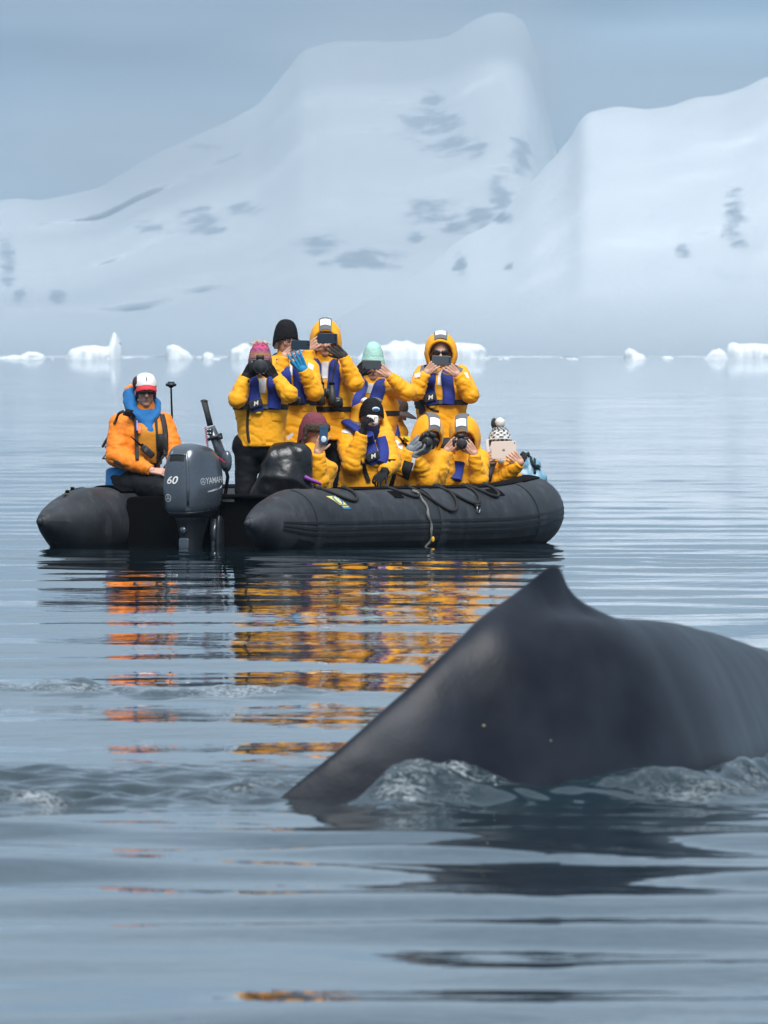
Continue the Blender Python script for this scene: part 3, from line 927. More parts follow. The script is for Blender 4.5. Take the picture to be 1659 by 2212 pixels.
# valve and small fittings on the port tube
for s, a in ((-.42, 80), (-.30, 76)):
    p = tube_pt(u_of_s(s, -1), R(a), .0)
    mb = MB(); mb.cyl(p, p + Vector((0, 0, .022)), .018, .014); mb.build('valve_cap', BLACK, boat)
p = tube_pt(u_of_s(-.52, -1), R(88), .008); mb = MB(); mb.rbox(p + Vector((0, .10, .008)), (.012, .12, .006), r=.2); mb.build('webbing_strap', mat('olive_webbing', (.09, .10, .07), .8), boat)
for s in (1.02, 2.5):
    u = u_of_s(s)
    p = tube_pt(u, R(55), .004)
    tube_strip('rope_patch', u - .006, u + .006, R(46), R(64), .006, BLACK, 2, 6)

# grab rope: hanging loops between patches along the starboard tube
loops = [(694, 748, .095), (838, 884, .075), (884, 952, .185), (946, 1006, .135), (1014, 1054, .085)]
for (x0, x1, dip) in loops:
    s0, s1 = on_boat(x0, 1.03)[0], on_boat(x1, 1.03)[0]
    pts = []
    for i in range(25):
        f = i / 24
        s = s0 + (s1 - s0) * (f + .16 * math.sin(math.pi * f))
        u = u_of_s(s)
        a = math.asin(max(.05, .985 - dip / .29 * (4 * f * (1 - f)) ** .75))
        pts.append(tube_pt(u, a, .012))
    mb = MB(); mb.tube(pts, .0125, 8)
    for e_ in (0, -1):
        mb.ell(pts[e_], (.024, .024, .020), nu=8, nv=6)
    mb.build('grab_rope', ROPE, boat)
# weathered painter line hanging down the side into the water
u = u_of_s(1.30)
pts = [tube_pt(u + .0016 * math.sin(i * .55) + .0012 * math.sin(i * 1.3) + .0002 * i, R(62 - i * 5.6), .012 + .004 * math.sin(i)) for i in range(26)]
mb = MB(); mb.tube(pts, [.010 + .003 * math.sin(i * 1.7) for i in range(26)], 7); mb.build('painter_line', GREYROPE, boat)
p = pts[15]; mb = MB(); mb.rbox(p + Vector((.02, -.01, 0)), (.014, .010, .022), r=.4); mb.build('yellow_toggle', mat('yellow_plastic', (.75, .40, .03), .5), boat)
# D ring
u = u_of_s(2.05); c = tube_pt(u, R(22), .010)
_, nr, tg = tube_c(u); upv = Vector((0, 0, 1))
ring = [c + tg * (.022 * math.cos(a)) + upv * (.026 * math.sin(a)) + nr * .010 for a in np.linspace(0, 2 * math.pi, 17)]
mb = MB(); mb.tube(ring, .005, 6, cap=False); dr = mb.build('d_ring', STEEL, boat)
mb = MB(); mb.ell(c + upv * .028, (.03, .03, .014)); mb.build('ring_patch', RUBBER, boat)
# bow towing ring
c, nr, tg = tube_c(.475); 
c0 = tube_pt(.475, R(-22), .0)
ring = [c0 + nr * (.035 + .03 * math.cos(a)) + upv * (.045 * math.sin(a)) for a in np.linspace(0, 2 * math.pi, 17)]
mb = MB(); mb.tube(ring, .006, 6, cap=False); mb.build('towing_ring', STEEL, boat)

# maker's emblem: printed patch on the starboard tube (yellow ground, blue ring with a yellow oval, small blue band)
YEL = mat('emblem_yellow', (.72, .62, .20), .5); BLU = mat('emblem_blue', (.03, .17, .33), .5)
def tube_poly(name, poly, off, mt, parent, sc, u0, nsub=10):
    """poly in patch coordinates (x along the tube in metres, y along the girth in metres)"""
    du = (u_of_s(1.0) - u_of_s(0.0))
    mb = MB()
    def pt(x, y, o): return tube_pt(u0 + du * x, sc + y / RT, o)
    n = len(poly)
    cx_ = sum(p[0] for p in poly) / n; cy_ = sum(p[1] for p in poly) / n
    ring = lambda k, o: [pt(cx_ + (p[0] - cx_) * k, cy_ + (p[1] - cy_) * k, o) for p in poly]
    mb.grid([ring(1.0, off - .004), ring(1.0, off), ring(.6, off), ring(.2, off)], True, False)
    b_ = len(mb.v); mb.v.append(tuple(pt(cx_, cy_, off))); 
    for j in range(n): mb.f.append((b_ - n + j, b_ - n + (j + 1) % n, b_)); mb.mi.append(0)
    return mb.build(name, mt, parent, sharp=30)
def dens(poly, k=8):
    o_ = []
    for i in range(len(poly)):
        a, b_ = poly[i], poly[(i + 1) % len(poly)]
        o_ += [(a[0] + (b_[0] - a[0]) * j / k, a[1] + (b_[1] - a[1]) * j / k) for j in range(k)]
    return o_
u0, sc = u_of_s(.075), R(42)
KE = .66
def tp(name, poly, *a): return tube_poly(name, [(p[0] * KE, p[1] * KE) for p in poly], *a)
em = tp('emblem_patch', dens([(-.13, .085), (.07, .085), (.17, -.055), (.02, -.055)]), .0048, YEL, boat, sc, u0)
ov = [(.045 + .078 * math.cos(a) - .28 * .07 * math.sin(a), .016 + .066 * math.sin(a)) for a in np.linspace(0, 2 * math.pi, 33)[:-1]]
tp('blue_ring', ov, .0060, BLU, em, sc, u0)
ov = [(.040 + .040 * math.cos(a) - .28 * .06 * math.sin(a), .012 + .058 * math.sin(a)) for a in np.linspace(0, 2 * math.pi, 33)[:-1]]
tp('yellow_oval', ov, .0072, YEL, em, sc, u0)
tp('blue_band', dens([(.03, -.062), (.19, -.062), (.215, -.112), (.06, -.112)]), .0048, BLU, em, sc, u0)
for i in range(6):
    x_ = .052 + i * .022
    tp('band_letter', dens([(x_, -.072), (x_ + .013, -.072), (x_ + .019, -.092), (x_ + .006, -.092)], 3), .0060, YEL, em, sc, u0)

# ------------------------------------------------------------------ outboard motor
COWL = mat('cowling_paint', (.075, .092, .115), .27, metal=.35, var=.10, var_scale=6, coat=.5)
ENGD = mat('engine_dark_paint', (.012, .016, .021), .42, var=.2, var_scale=8)
SILV = mat('silver_decal', (.62, .64, .66), .35, metal=.3)
RED = mat('red_cord', (.45, .02, .05), .6)
MOTX, MOTS = .10, -.33         # across, forward
eng_base = BW(MOTX, MOTS, 0)
engine = empty('outboard_motor', eng_base, 'grey outboard motor with 60 on its cowling, mounted on the boat stern', 'outboard motor')
engine.rotation_euler = (0, 0, -TH)
# local: x starboard, y forward, z up.   rings of the cowling from the bottom up: z, half width, aft reach, forward reach
def sq(a, e):
    return math.copysign(abs(math.cos(a)) ** e, math.cos(a)), math.copysign(abs(math.sin(a)) ** e, math.sin(a))
def cowl_ring(z, w, af, fw, tilt, e=.55, n=48):
    row = []
    for j in range(n):
        a = 2 * math.pi * j / n
        c_, s_ = sq(a, e)
        y_ = s_ * (fw if s_ > 0 else af)
        # the sides close in towards the back
        wk = w * (1 - .22 * max(0, -s_) ** 2)
        row.append(Vector((c_ * wk, y_, z + tilt * y_)))
    return row
CR = [(.262, .120, .150, .20, .02), (.275, .150, .185, .23, .08), (.300, .165, .205, .25, .10), (.335, .172, .222, .262, .11), (.40, .178, .232, .272, .10), (.48, .180, .234, .276, .08), (.56, .176, .228, .272, .05), (.64, .168, .215, .26, .0),
      (.70, .157, .195, .24, -.05), (.745, .142, .165, .215, -.09), (.775, .118, .125, .18, -.10), (.792, .085, .08, .13, -.10), (.800, .04, .04, .07, -.1)]
CRa = np.array(CR); tt = np.arange(len(CR)); CR = [tuple(np.interp(q, tt, CRa[:, k]) for k in range(5)) for q in np.linspace(0, len(CR) - 1, 49)]
for _ in range(3):
    CR = [CR[0]] + [tuple(.25 * a + .5 * b_ + .25 * c for a, b_, c in zip(CR[i - 1], CR[i], CR[i + 1])) for i in range(1, len(CR) - 1)] + [CR[-1]]
mb = MB(); mb.grid([cowl_ring(*c, n=72) for c in CR], True, True)
cowl = mb.build('cowling', COWL, engine)
cb = BVHTree.FromPolygons([p for p in mb.v], mb.f)
def cowl_hit(p, d):
    h = cb.ray_cast(Vector(p), Vector(d).normalized())
    return h[0]
# shoulder ridges along both sides of the back face
for sg in (-1, 1):
    pts = []
    for (z, x, ) in ((.33, .100), (.45, .104), (.58, .098), (.66, .086), (.72, .070), (.765, .05)):
        h = cowl_hit((sg * x, -1.0, z), (0, 1, 0))
        if h: pts.append(h + Vector((0, .006, 0)))
    mb = MB(); mb.tube(pts, [.012, .015, .016, .015, .013, .008], 8); mb.build('cowling_ridge', COWL, engine)
# air intake: dark recessed slot at the top of the back face
mb = MB(); rows = []
for i in range(7):
    row = []
    for j in range(13):
        x = -.066 + .132 * j / 12; z = .672 + .046 * i / 6
        z = z - .006 * (x / .066) ** 2
        h = cowl_hit((x, -1.0, z), (0, 1, 0)) or Vector((x, -.15, z))
        row.append(h + Vector((0, -.003, 0)))
    rows.append(row)
mb.grid(rows); mb.build('air_intake', mat('intake_black', (.004, .004, .005), .6), engine)
pts = [cowl_hit((x, -1, .722 - .006 * (x / .066) ** 2), (0, 1, 0)) + Vector((0, -.002, 0)) for x in np.linspace(-.072, .072, 9)]
mb = MB(); mb.tube(pts, .008, 8); mb.build('intake_lip', COWL, engine)
# lower pan and leg
mb = MB(); mb.grid([cowl_ring(.225, .075, .10, .15, .0), cowl_ring(.245, .125, .16, .21, .05), cowl_ring(.272, .150, .185, .235, .09), cowl_ring(.292, .160, .198, .245, .10)], True, True)
mb.build('engine_pan', ENGD, engine)
mb = MB(); mb.grid([cowl_ring(z, w, a, f, 0, .7) for z, w, a, f in ((.27, .12, .15, .16), (.20, .105, .125, .14), (.10, .085, .10, .11), (.0, .07, .085, .09), (-.12, .055, .09, .09), (-.30, .04, .09, .09), (-.45, .035, .10, .08))], True, True)
mb.build('drive_leg', ENGD, engine)
mb = MB(); mb.rbox((0, -.02, -.40), (.10, .17, .010), r=.2); mb.build('cavitation_plate', ENGD, engine)
mb = MB(); mb.cyl((0, -.105, .135), (0, -.125, .135), .030, .026); o_ = mb.build('drain_plug', COWL, engine)
mb = MB(); mb.rbox((.0, -.10, .03), (.045, .012, .045), r=.2); mb.build('trim_tab', COWL, engine)
# clamp bracket with its ram
for sx_ in (-.075, .075):
    mb = MB(); mb.rbox((sx_, .22, .20), (.014, .06, .20), r=.3); mb.rbox((sx_, .27, .395), (.016, .10, .022), r=.3); mb.build('clamp_bracket', ENGD, engine, sharp=40)
mb = MB(); mb.cyl((.095, .16, -.06), (.095, .19, .22), .016); mb.cyl((.095, .175, .05), (.095, .19, .20), .022); mb.build('tilt_ram', STEEL if False else COWL, engine)
mb = MB(); mb.rbox((.12, .22, .08), (.03, .05, .17), r=.4); mb.build('swivel_bracket', ENGD, engine, sharp=40)
# tiller handle raised upright, on the starboard side in front of the cowling
def E(x, y_, z): return Vector((x, y_, z))
def EL(xpx, ypx, f):
    """picture point -> engine coordinates, at forward place f in front of the engine origin"""
    Yd = eng_base.y + f
    w = P(xpx, ypx, Yd) - eng_base
    return Vector((w.x * CT - w.y * ST, w.x * ST + w.y * CT, w.z))
A0, A1, A2, A3 = EL(487, 1010, .30), EL(468, 955, .32), EL(455, 922, .32), EL(441, 866, .33)
mb = MB(); mb.tube([A2 + (A3 - A2) * .05, A2 + (A3 - A2) * .5, A3], [.030, .028, .031], 12, flat=(1, .7)); mb.ell(A3, (.03, .03, .012)); mb.build('tiller_grip', mat('grip_rubber', (.022, .023, .025), .7, bump=(140, .5, .003)), engine)
mb = MB(); mb.tube([A0, A1, A2], [.050, .044, .040], 14, flat=(1, .8)); mb.build('tiller_arm', COWL, engine)
dd = (A2 - A1).normalized()
mb = MB(); mb.cyl(A1 + dd * .03 - Vector((.0, 0, 0)), A1 + dd * .055, .062); mb.build('throttle_collar', ENGD, engine)
mb = MB(); mb.rbox(A1 + dd * .05 + Vector((.065, -.02, -.01)), (.022, .02, .016), r=.4); mb.build('shift_lever', ENGD, engine)
mb = MB(); mb.rbox((A0 + A1) / 2 + Vector((.055, -.01, -.05)), (.045, .035, .085), r=.45); mb.build('tiller_housing', COWL, engine)
mb = MB(); mb.rbox(A2 + (A1 - A2) * .3 + Vector((0, -.035, 0)), (.026, .008, .030), r=.3)
mb.build('switch_panel', ENGD, engine)
for k in range(4):
    mb = MB(); mb.cyl(A2 + (A1 - A2) * .3 + Vector((-.012 + .024 * (k % 2), -.045, -.014 + .028 * (k // 2))), A2 + (A1 - A2) * .3 + Vector((-.012 + .024 * (k % 2), -.052, -.014 + .028 * (k // 2))), .006, n=8); mb.build('switch_button', SILV, engine)
pts = []
c0, c1, c2 = A2 + Vector((-.03, -.03, .0)), A1 + Vector((-.05, -.05, -.02)), EL(487, 1000, .18)
for i in range(80):
    f = i / 79
    p = c0.lerp(c1, f * 2) if f < .5 else c1.lerp(c2, (f - .5) * 2)
    p = p + Vector((0, 0, -.02 * math.sin(math.pi * f)))
    pts.append(p + Vector((.008 * math.cos(i * 1.4), .008 * math.sin(i * 1.4), 0)))
mb = MB(); mb.tube(pts, .0035, 6); mb.build('kill_switch_cord', RED, engine)
pts = [EL(462, 1000, .20), EL(468, 1030, .18), EL(470, 1060, .18), EL(478, 1085, .2)]
mb = MB(); mb.tube(pts, .010, 8); mb.build('fuel_hose', BLACK, engine)
pts = [EL(487, 1010, .22), EL(492, 1030, .22), EL(488, 1060, .25), EL(482, 1090, .25)]
mb = MB(); mb.tube(pts, .014, 8); mb.build('control_cable', BLACK, engine)
# lettering thrown on to the cowling
def text_mesh(body, size, bold=0.0, shear=0.0):
    cu = bpy.data.curves.new('t', 'FONT'); cu.body = body; cu.size = size; cu.align_x = 'CENTER'; cu.align_y = 'CENTER'; cu.offset = bold; cu.shear = shear
    ob = bpy.data.objects.new('t', cu); COL.objects.link(ob)
    dg = bpy.context.evaluated_depsgraph_get()
    me = bpy.data.meshes.new_from_object(ob.evaluated_get(dg), depsgraph=dg)
    bpy.data.objects.remove(ob)
    vs = [v.co.copy() for v in me.vertices]; fs = [tuple(p.vertices) for p in me.polygons]
    bpy.data.meshes.remove(me)
    return vs, fs
def throw(name, vs, fs, place, direction, mt, parent, lift=.003, bvh=None):
    """place: 2-D point -> ray origin"""
    mb = MB(); o_ = []
    for v in vs:
        p = place(v.x, v.y)
        h = (bvh or cb).ray_cast(p, Vector(direction))[0]
        if h is None: h = p + Vector(direction) * .8
        o_.append(h - Vector(direction) * lift)
    mb.add(o_, fs)
    return mb.build(name, mt, parent, smooth=False)
def finer(vs, fs, cuts=2):
    bm = bmesh.new()
    bv = [bm.verts.new(v) for v in vs]
    for f in fs:
        try: bm.faces.new([bv[i] for i in f])
        except ValueError: pass
    for _ in range(2):
        bmesh.ops.triangulate(bm, faces=bm.faces[:])
        bmesh.ops.subdivide_edges(bm, edges=[e_ for e_ in bm.edges if e_.calc_length() > .008], cuts=cuts)
    bmesh.ops.triangulate(bm, faces=bm.faces[:])
    bm.verts.index_update()
    r_ = [v.co.copy() for v in bm.verts], [tuple(v.index for v in f.verts) for f in bm.faces]
    bm.free()
    return r_
vs, fs = finer(*text_mesh('60', .082, .0012, .25))
throw('power_number', vs, fs, lambda a, b_: Vector((-.030 + a * 1.25, -1, .520 + b_)), (0, 1, 0), WHITE, engine)
vs, fs = finer(*text_mesh('YAMAHA', .068, .001))
throw('side_lettering', vs, fs, lambda a, b_: Vector((1, .075 + a * 1.0, .520 + b_ + .05 * a)), (-1, 0, 0), SILV, engine)
def fork_logo(name, place, direction, r):
    n = 28
    ring = []
    mbv, mbf = [], []
    for k in range(n):
        a = 2 * math.pi * k / n
        mbv += [Vector((r * math.cos(a), r * math.sin(a), 0)), Vector((r * .84 * math.cos(a), r * .84 * math.sin(a), 0))]
    for k in range(n):
        m_ = (k + 1) % n
        mbf.append((2 * k, 2 * m_, 2 * m_ + 1, 2 * k + 1))
    for q in range(3):
        a = R(90 + 120 * q); b_ = len(mbv)
        d_ = Vector((math.cos(a), math.sin(a), 0)); s_ = Vector((-d_.y, d_.x, 0))
        for o_ in (-.10, .10):
            b_ = len(mbv)
            mbv += [s_ * r * (o_ + .045), s_ * r * (o_ - .045), d_ * r * .80 + s_ * r * (o_ - .045), d_ * r * .80 + s_ * r * (o_ + .045)]
            mbf.append((b_, b_ + 1, b_ + 2, b_ + 3))
    return throw(name, mbv, mbf, place, direction, SILV, engine)
fork_logo('round_emblem', lambda a, b_: Vector((-.062 + a, -1, .385 + b_)), (0, 1, 0), .030)
fork_logo('round_emblem', lambda a, b_: Vector((1, -.095 + a, .512 + b_)), (-1, 0, 0), .026)
vs, fs = [Vector(p) for p in ((-.10, -.012, 0), (-.02, -.004, 0), (.10, .022, 0), (.12, .042, 0), (.0, .014, 0), (-.10, -.004, 0))], [(0, 1, 4, 5), (1, 2, 3, 4)]
throw('silver_swoosh', vs, fs, lambda a, b_: Vector((1, .06 + a, .440 + b_)), (-1, 0, 0), SILV, engine)

# ================================================================== people
def fabric(name, col, rough=.62, bump=(38, .35, .010), var=.07):
    lum = max(col)
    m = mat(name, col, rough, bump=bump, var=var, var_scale=9, sheen=.12 if lum > .1 else 0, spec=.35 if lum > .1 else .18)
    return m
JACKET = fabric('yellow_parka_cloth', (.90, .39, .004))
ORANGE = fabric('orange_jacket_cloth', (.86, .225, .007))
AMBER = fabric('amber_vest_cloth', (.58, .22, .012))
VEST = fabric('blue_vest_cloth', (.010, .026, .215), .7)
BLUE = fabric('blue_shell_cloth', (.008, .13, .36), .75)
NAVY = fabric('navy_cloth', (.012, .014, .05), .6)
DARK = fabric('black_trouser_cloth', (.008, .009, .011), .65)
SHINY = fabric('black_waterproof_cloth', (.010, .011, .013), .32, (14, .4, .02))
SHINY.node_tree.nodes['Principled BSDF'].inputs['Specular IOR Level'].default_value = .5
WEB = mat('black_webbing', (.010, .010, .011), .7, bump=(200, .3, .002))
GREY = fabric('grey_panel_cloth', (.13, .135, .14), .7)
REFL = mat('reflective_tape', (.82, .81, .80), .45, var=.04, var_scale=30)
GLOVEB = fabric('black_glove_knit', (.014, .014, .016), .75)
GLOVEG = fabric('grey_glove_knit', (.19, .22, .25), .75)
GLOVEC = fabric('turquoise_glove_knit', (.01, .22, .44), .7)
GLOVED = fabric('dark_taupe_glove', (.04, .035, .032), .7)
PLASTIC = mat('black_camera_body', (.013, .013, .014), .42, bump=(300, .2, .001))
LENSG = mat('lens_glass', (.004, .007, .007), .08, spec=.3)
GREYM = mat('grey_phone_back', (.10, .11, .12), .3, metal=.4)
NAVYP = mat('slate_phone_back', (.016, .028, .045), .3)
BLUEP = mat('blue_phone_back', (.03, .075, .14), .35)
CREAM = mat('pale_tablet_back', (.74, .62, .54), .4)
WHITEP = mat('white_compact_body', (.78, .77, .72), .4)
TOGY = mat('yellow_toggle_plastic', (.75, .52, .03), .5)
GOLD = mat('amber_toggle', (.70, .45, .03), .5)
SKIN = attr_mat('skin', 'tint', .5, (60, .15, .003), .4)
KNIT = attr_mat('knitted_wool', 'tint', .85, (90, .9, .010), .2)
HAIR = mat('brown_hair', (.055, .030, .016), .6, bump=(60, .9, .01), stretch=(1, 1, .2))
GREYHAIR = mat('grey_hair', (.16, .14, .12), .6, bump=(60, .9, .01), stretch=(1, 1, .2))
FUR = mat('brown_fur_trim', (.075, .052, .036), .9, bump=(120, 1.0, .02), var=.4, var_scale=40)

def rotz(a): return Matrix.Rotation(a, 3, 'Z')
def head_rot(yaw, pitch, roll=0):
    """yaw > 0 turns to picture right, pitch > 0 looks down; the head's own front is -y"""
    return Matrix.Rotation(yaw, 3, 'Z') @ Matrix.Rotation(pitch, 3, 'X') @ Matrix.Rotation(roll, 3, 'Y')

def hand_shapes(mb, K, d, nrm, thumb, curl=(.45, .75, .5), spread=.022, rad=.0085, scale=1.0, wrist=None):
    """palm and five fingers. K middle of the knuckles, d from wrist to knuckles, nrm where the palm faces, thumb: direction of the thumb side"""
    d = Vector(d).normalized(); nrm = Vector(nrm); nrm = (nrm - d * nrm.dot(d)).normalized()
    s_ = d.cross(nrm).normalized()
    if s_.dot(Vector(thumb)) < 0: s_ = -s_
    S_ = scale
    W = K - d * .088 * S_
    # palm: a flat slab of four rounded rays
    for i in range(4):
        o = (1.5 - i) * spread * S_
        mb.cap(W + s_ * o * .62, K + s_ * o, .015 * S_, .012 * S_, 10)
    mb.cap(W + s_ * .008, W + d * .05 * S_ + s_ * .012, .019 * S_, .016 * S_, 10)
    lens = ((.040, .024, .019), (.044, .028, .021), (.041, .026, .020), (.032, .019, .017))
    for i in range(4):
        o = (1.5 - i) * spread * S_
        p = K + s_ * o + d * .002
        ang = 0
        fan = (1.5 - i) * .07
        dirb = (d + s_ * fan).normalized()
        for k in range(3):
            ang += curl[k] * (1 + .10 * (i - 1.5))
            dr = dirb * math.cos(ang) + nrm * math.sin(ang)
            q = p + dr * lens[i][k] * S_
            mb.cap(p, q, rad * S_ * (1.08 - .10 * k), rad * S_ * (1.0 - .12 * k), 9)
            p = q
    # thumb leaves the side of the palm near its base
    p = W + d * .026 * S_ + s_ * .026 * S_
    for k, (l, a) in enumerate(((.036, .75), (.030, .50), (.024, .30))):
        dr = (d * math.cos(a) + s_ * math.sin(a) * .9 + nrm * (.25 + .22 * k)).normalized()
        q = p + dr * l * S_
        mb.cap(p, q, (.0125 - .0012 * k) * S_, (.011 - .0014 * k) * S_, 9)
        p = q
    if wrist is not None:
        mb.cap(wrist, W, .030 * S_, .024 * S_, 12)
    return W

def bvh_of(me, off=(0, 0, 0)):
    v = verts_np(me) + np.array(off)
    return BVHTree.FromPolygons([Vector(a) for a in v], [tuple(p.vertices) for p in me.polygons])

class Person:
    def __init__(s, label, Y, head, yaw=0, pitch=0, roll=0, group='passengers in yellow parkas in the inflatable boat', hscale=1.0):
        s.Y = Y; s.hc = P(head[0], head[1], Y)
        s.base = Vector((s.hc.x, Y, .0))
        s.hr = head_rot(R(yaw), R(pitch), R(roll)); s.hs = hscale
        s.label = label; s.group = group
        s.fwd = s.hr @ Vector((0, -1, 0))
        s.hand_specs = []; s.arms = {}; s.legs = []
    def px(s, x, y, dy=0):
        return P(x, y, s.Y + dy)
    def H(s, x, y, z):
        """place in head coordinates (x picture right, y away from the face, z up)"""
        return s.hc + s.hr @ (Vector((x, y, z)) * s.hs)
    def arm(s, side, sh, el, hand, dsh=.03, dhand=-.24, dirn=None, nrm=None, curl=(.5, .75, .5), up_len=.29, spread=.0235, thumb=None, eldy=None, hs=.93):
        """sh, el, hand in picture points; hand = middle of the knuckles"""
        sg = 1 if side == 'A' else -1                 # towards the middle of the body in the picture
        S_ = s.px(sh[0], sh[1], dsh); K = s.px(hand[0], hand[1], dhand)
        d = Vector(dirn if dirn else (sg * .72, -.10, .68)).normalized()
        n_ = Vector(nrm if nrm else (sg * .25, .95, .1))
        W = K - d * .088 * hs
        E0 = s.px(el[0], el[1], 0)
        if eldy is None:
            r2 = up_len ** 2 - (E0.x - S_.x) ** 2 - (E0.z - S_.z) ** 2
            dy = -math.sqrt(max(r2, .0004))
        else: dy = eldy
        E_ = Vector((E0.x, S_.y + dy, E0.z))
        s.arms[side] = (S_, E_, W)
        s.hand_specs.append((side, K, d, n_, Vector(thumb) if thumb else Vector((0, .3, -1)), curl, spread, hs))
        return s
    def body(s, gloves=None, torso=None, skin=(.55, .31, .22), lips=(.42, .17, .14), stubble=None, fat=1.0, glove_mats=None, legs=True, eyes=True, neckdrop=.16):
        """torso: (hem centre px, hem dy)"""
        gloves = gloves or {}
        mb = MB(); h = s.H; rt = s.hr
        k = s.hs
        # skull, jaw, nose, brow, ears, neck
        mb.ell(h(0, .012, .022), (.074 * k, .094 * k, .098 * k), rt)
        mb.ell(h(0, -.012, -.045), (.060 * k, .072 * k, .070 * k), rt)
        mb.ell(h(0, -.052, -.092), (.030 * k, .026 * k, .022 * k), rt)
        mb.ell(h(0, -.070, .020), (.050 * k, .018 * k, .014 * k), rt)
        mb.cap(h(0, -.082, .012), h(0, -.106, -.026), .009 * k, .0145 * k)
        mb.ell(h(0, -.090, -.030), (.019 * k, .013 * k, .010 * k), rt)
        for g in (-1, 1):
            mb.ell(h(g * .034, -.066, -.020), (.022 * k, .018 * k, .022 * k), rt)
            mb.ell(h(g * .077, .008, -.008), (.010 * k, .020 * k, .032 * k), rt)
        mb.ell(h(0, -.074, -.058), (.022 * k, .012 * k, .005 * k), rt)
        mb.ell(h(0, -.073, -.068), (.019 * k, .012 * k, .005 * k), rt)
        s.neck = s.hc + Vector((0, .03, -neckdrop))
        mb.cap(h(0, .025, -.05), s.neck, .056 * k, .062)
        hem = s.px(*torso[0], torso[1]); s.hem = hem
        mid = s.neck.lerp(hem, .5)
        mb.cap(s.neck - Vector((0, -.02, .09)), mid, .08, .085, 14); mb.cap(mid, hem + Vector((0, 0, .06)), .085, .08, 14)
        mb.cap(s.neck, s.neck - Vector((0, -.01, .08)), .060, .07)
        for side, (S_, E_, W) in s.arms.items():
            mb.cap(s.neck - Vector((0, 0, .07)), S_, .07, .055); mb.cap(S_, E_, .05, .040); mb.cap(E_, W, .040, .030)
        for (a, b_, c) in s.legs:
            mb.cap(a, b_, .075, .055); mb.cap(b_, c, .052, .038)
        me = remesh(mb, .0068, 2, 'person')
        for (side, K, d, n_, th, curl, sp, hs) in s.hand_specs:
            if side in gloves: continue
            hb = MB(); W = hand_shapes(hb, K, d, n_, th, curl, sp, .0083, hs)
            S_, E_, W0 = s.arms[side]
            hb.cap(W, W - (W - E_).normalized() * .05, .027, .031, 12)
            hm_ = remesh(hb, .0036, 1, 'h')
            bmj = bmesh.new(); bmj.from_mesh(me); bmj.from_mesh(hm_); bmj.to_mesh(me); bmj.free(); bpy.data.meshes.remove(hm_)
        v = verts_np(me)
        tint = np.tile(np.array(skin), (len(v), 1))
        inv = rt.inverted()
        lv = np.array([list(inv @ Vector(a - np.array(s.hc))) for a in v]) / k
        def dot(c, r, col, w=1.0):
            dd = np.sqrt((((lv - np.array(c)) / np.array(r)) ** 2).sum(1))
            f = (1 - smooth01(.7, 1.15, dd))[:, None] * w
            tint[:] = tint * (1 - f) + np.array(col) * f
        if stubble is not None:
            dot((0, -.055, -.085), (.062, .06, .05), stubble, .5)
        dot((0, -.09, -.063), (.026, .03, .011), lips, .8)
        dot((0, -.105, -.03), (.02, .02, .014), (.56, .26, .20), .5)
        for g in (-1, 1):
            dot((g * .045, -.08, -.03), (.022, .03, .018), (.58, .26, .20), .45)
            if eyes:
                dot((g * .030, -.083, .003), (.015, .03, .0065), (.75, .72, .70))
                dot((g * .030, -.088, .003), (.0065, .03, .0070), (.03, .022, .018))
            dot((g * .031, -.08, .022), (.022, .03, .006), (.09, .055, .035), .8)
        b = np.array(s.base)
        set_verts(me, v - b)
        attr_col(me, 'tint', tint)
        o = link_mesh('person', me, SKIN)
        o.location = s.base
        s.root = tag(o, s.label, 'person', s.group)
        for (side, K, d, n_, th, curl, sp, hs) in s.hand_specs:
            if side in gloves:
                gm = MB(); W = hand_shapes(gm, K, d, n_, th, curl, sp * 1.06, .0098, hs * 1.06)
                S_, E_, W0 = s.arms[side]
                gm.cap(W, W - (W - E_).normalized() * .05, .038, .044, 12)
                g = remesh(gm, .0044, 1, 'glove')
                set_verts(g, verts_np(g) - b)
                link_mesh('glove', g, gloves[side], s.root)
        return s
    def jacket(s, mt, hem_w=.20, hem_d=.15, chest_w=.21, hem_dy=None, sleeve=(.074, .065, .051), name='parka', amp=.0085, seed=0, flare=1.0, collar=.078, collar_top=.045):
        mb = MB(); nk = s.neck; hm = s.hem
        # torso rings from the hem to the collar
        rows = []
        sh = [a[0] for a in s.arms.values()]
        shx = (sh[0].x + sh[1].x) / 2 if len(sh) == 2 else nk.x
        T = 14
        for i in range(T):
            f = i / (T - 1)
            c = hm.lerp(nk - Vector((0, 0, .05)), f)
            w = hem_w + (chest_w - hem_w) * smooth01(.1, .75, f)
            w = w * (1 - .04 * math.sin(math.pi * f * 2)) * (1 - .55 * smooth01(.80, 1.0, f))
            dpt = hem_d * (1 + .06 * math.sin(math.pi * f)) * (1 - .45 * smooth01(.82, 1.0, f))
            rows.append([c + Vector((w * sq(a, .8)[0], dpt * sq(a, .8)[1], 0)) for a in np.linspace(0, 2 * math.pi, 29)[:-1]])
        mb.grid(rows, True, True)
        mb.cap(nk - Vector((0, 0, .09)), nk + Vector((0, 0, collar_top)), collar + .02, collar, 16)
        for side, (S_, E_, W) in s.arms.items():
            C = nk - Vector((0, 0, .10))
            mb.cap(C, S_, .085, sleeve[0] + .004)
            mb.cap(S_, E_, sleeve[0] + .006, sleeve[1] + .006, 16)
            mb.ell(E_, (sleeve[1] + .012,) * 3)
            dd = (W - E_)
            Wc = W - dd.normalized() * .004
            mb.cap(E_, E_.lerp(Wc, .55), sleeve[1] + .006, sleeve[2] + .010, 16)
            mb.cyl(E_.lerp(Wc, .50), Wc, sleeve[2] + .012, sleeve[2] - .006, 16)
        me = remesh(mb, .0108, 3, name)
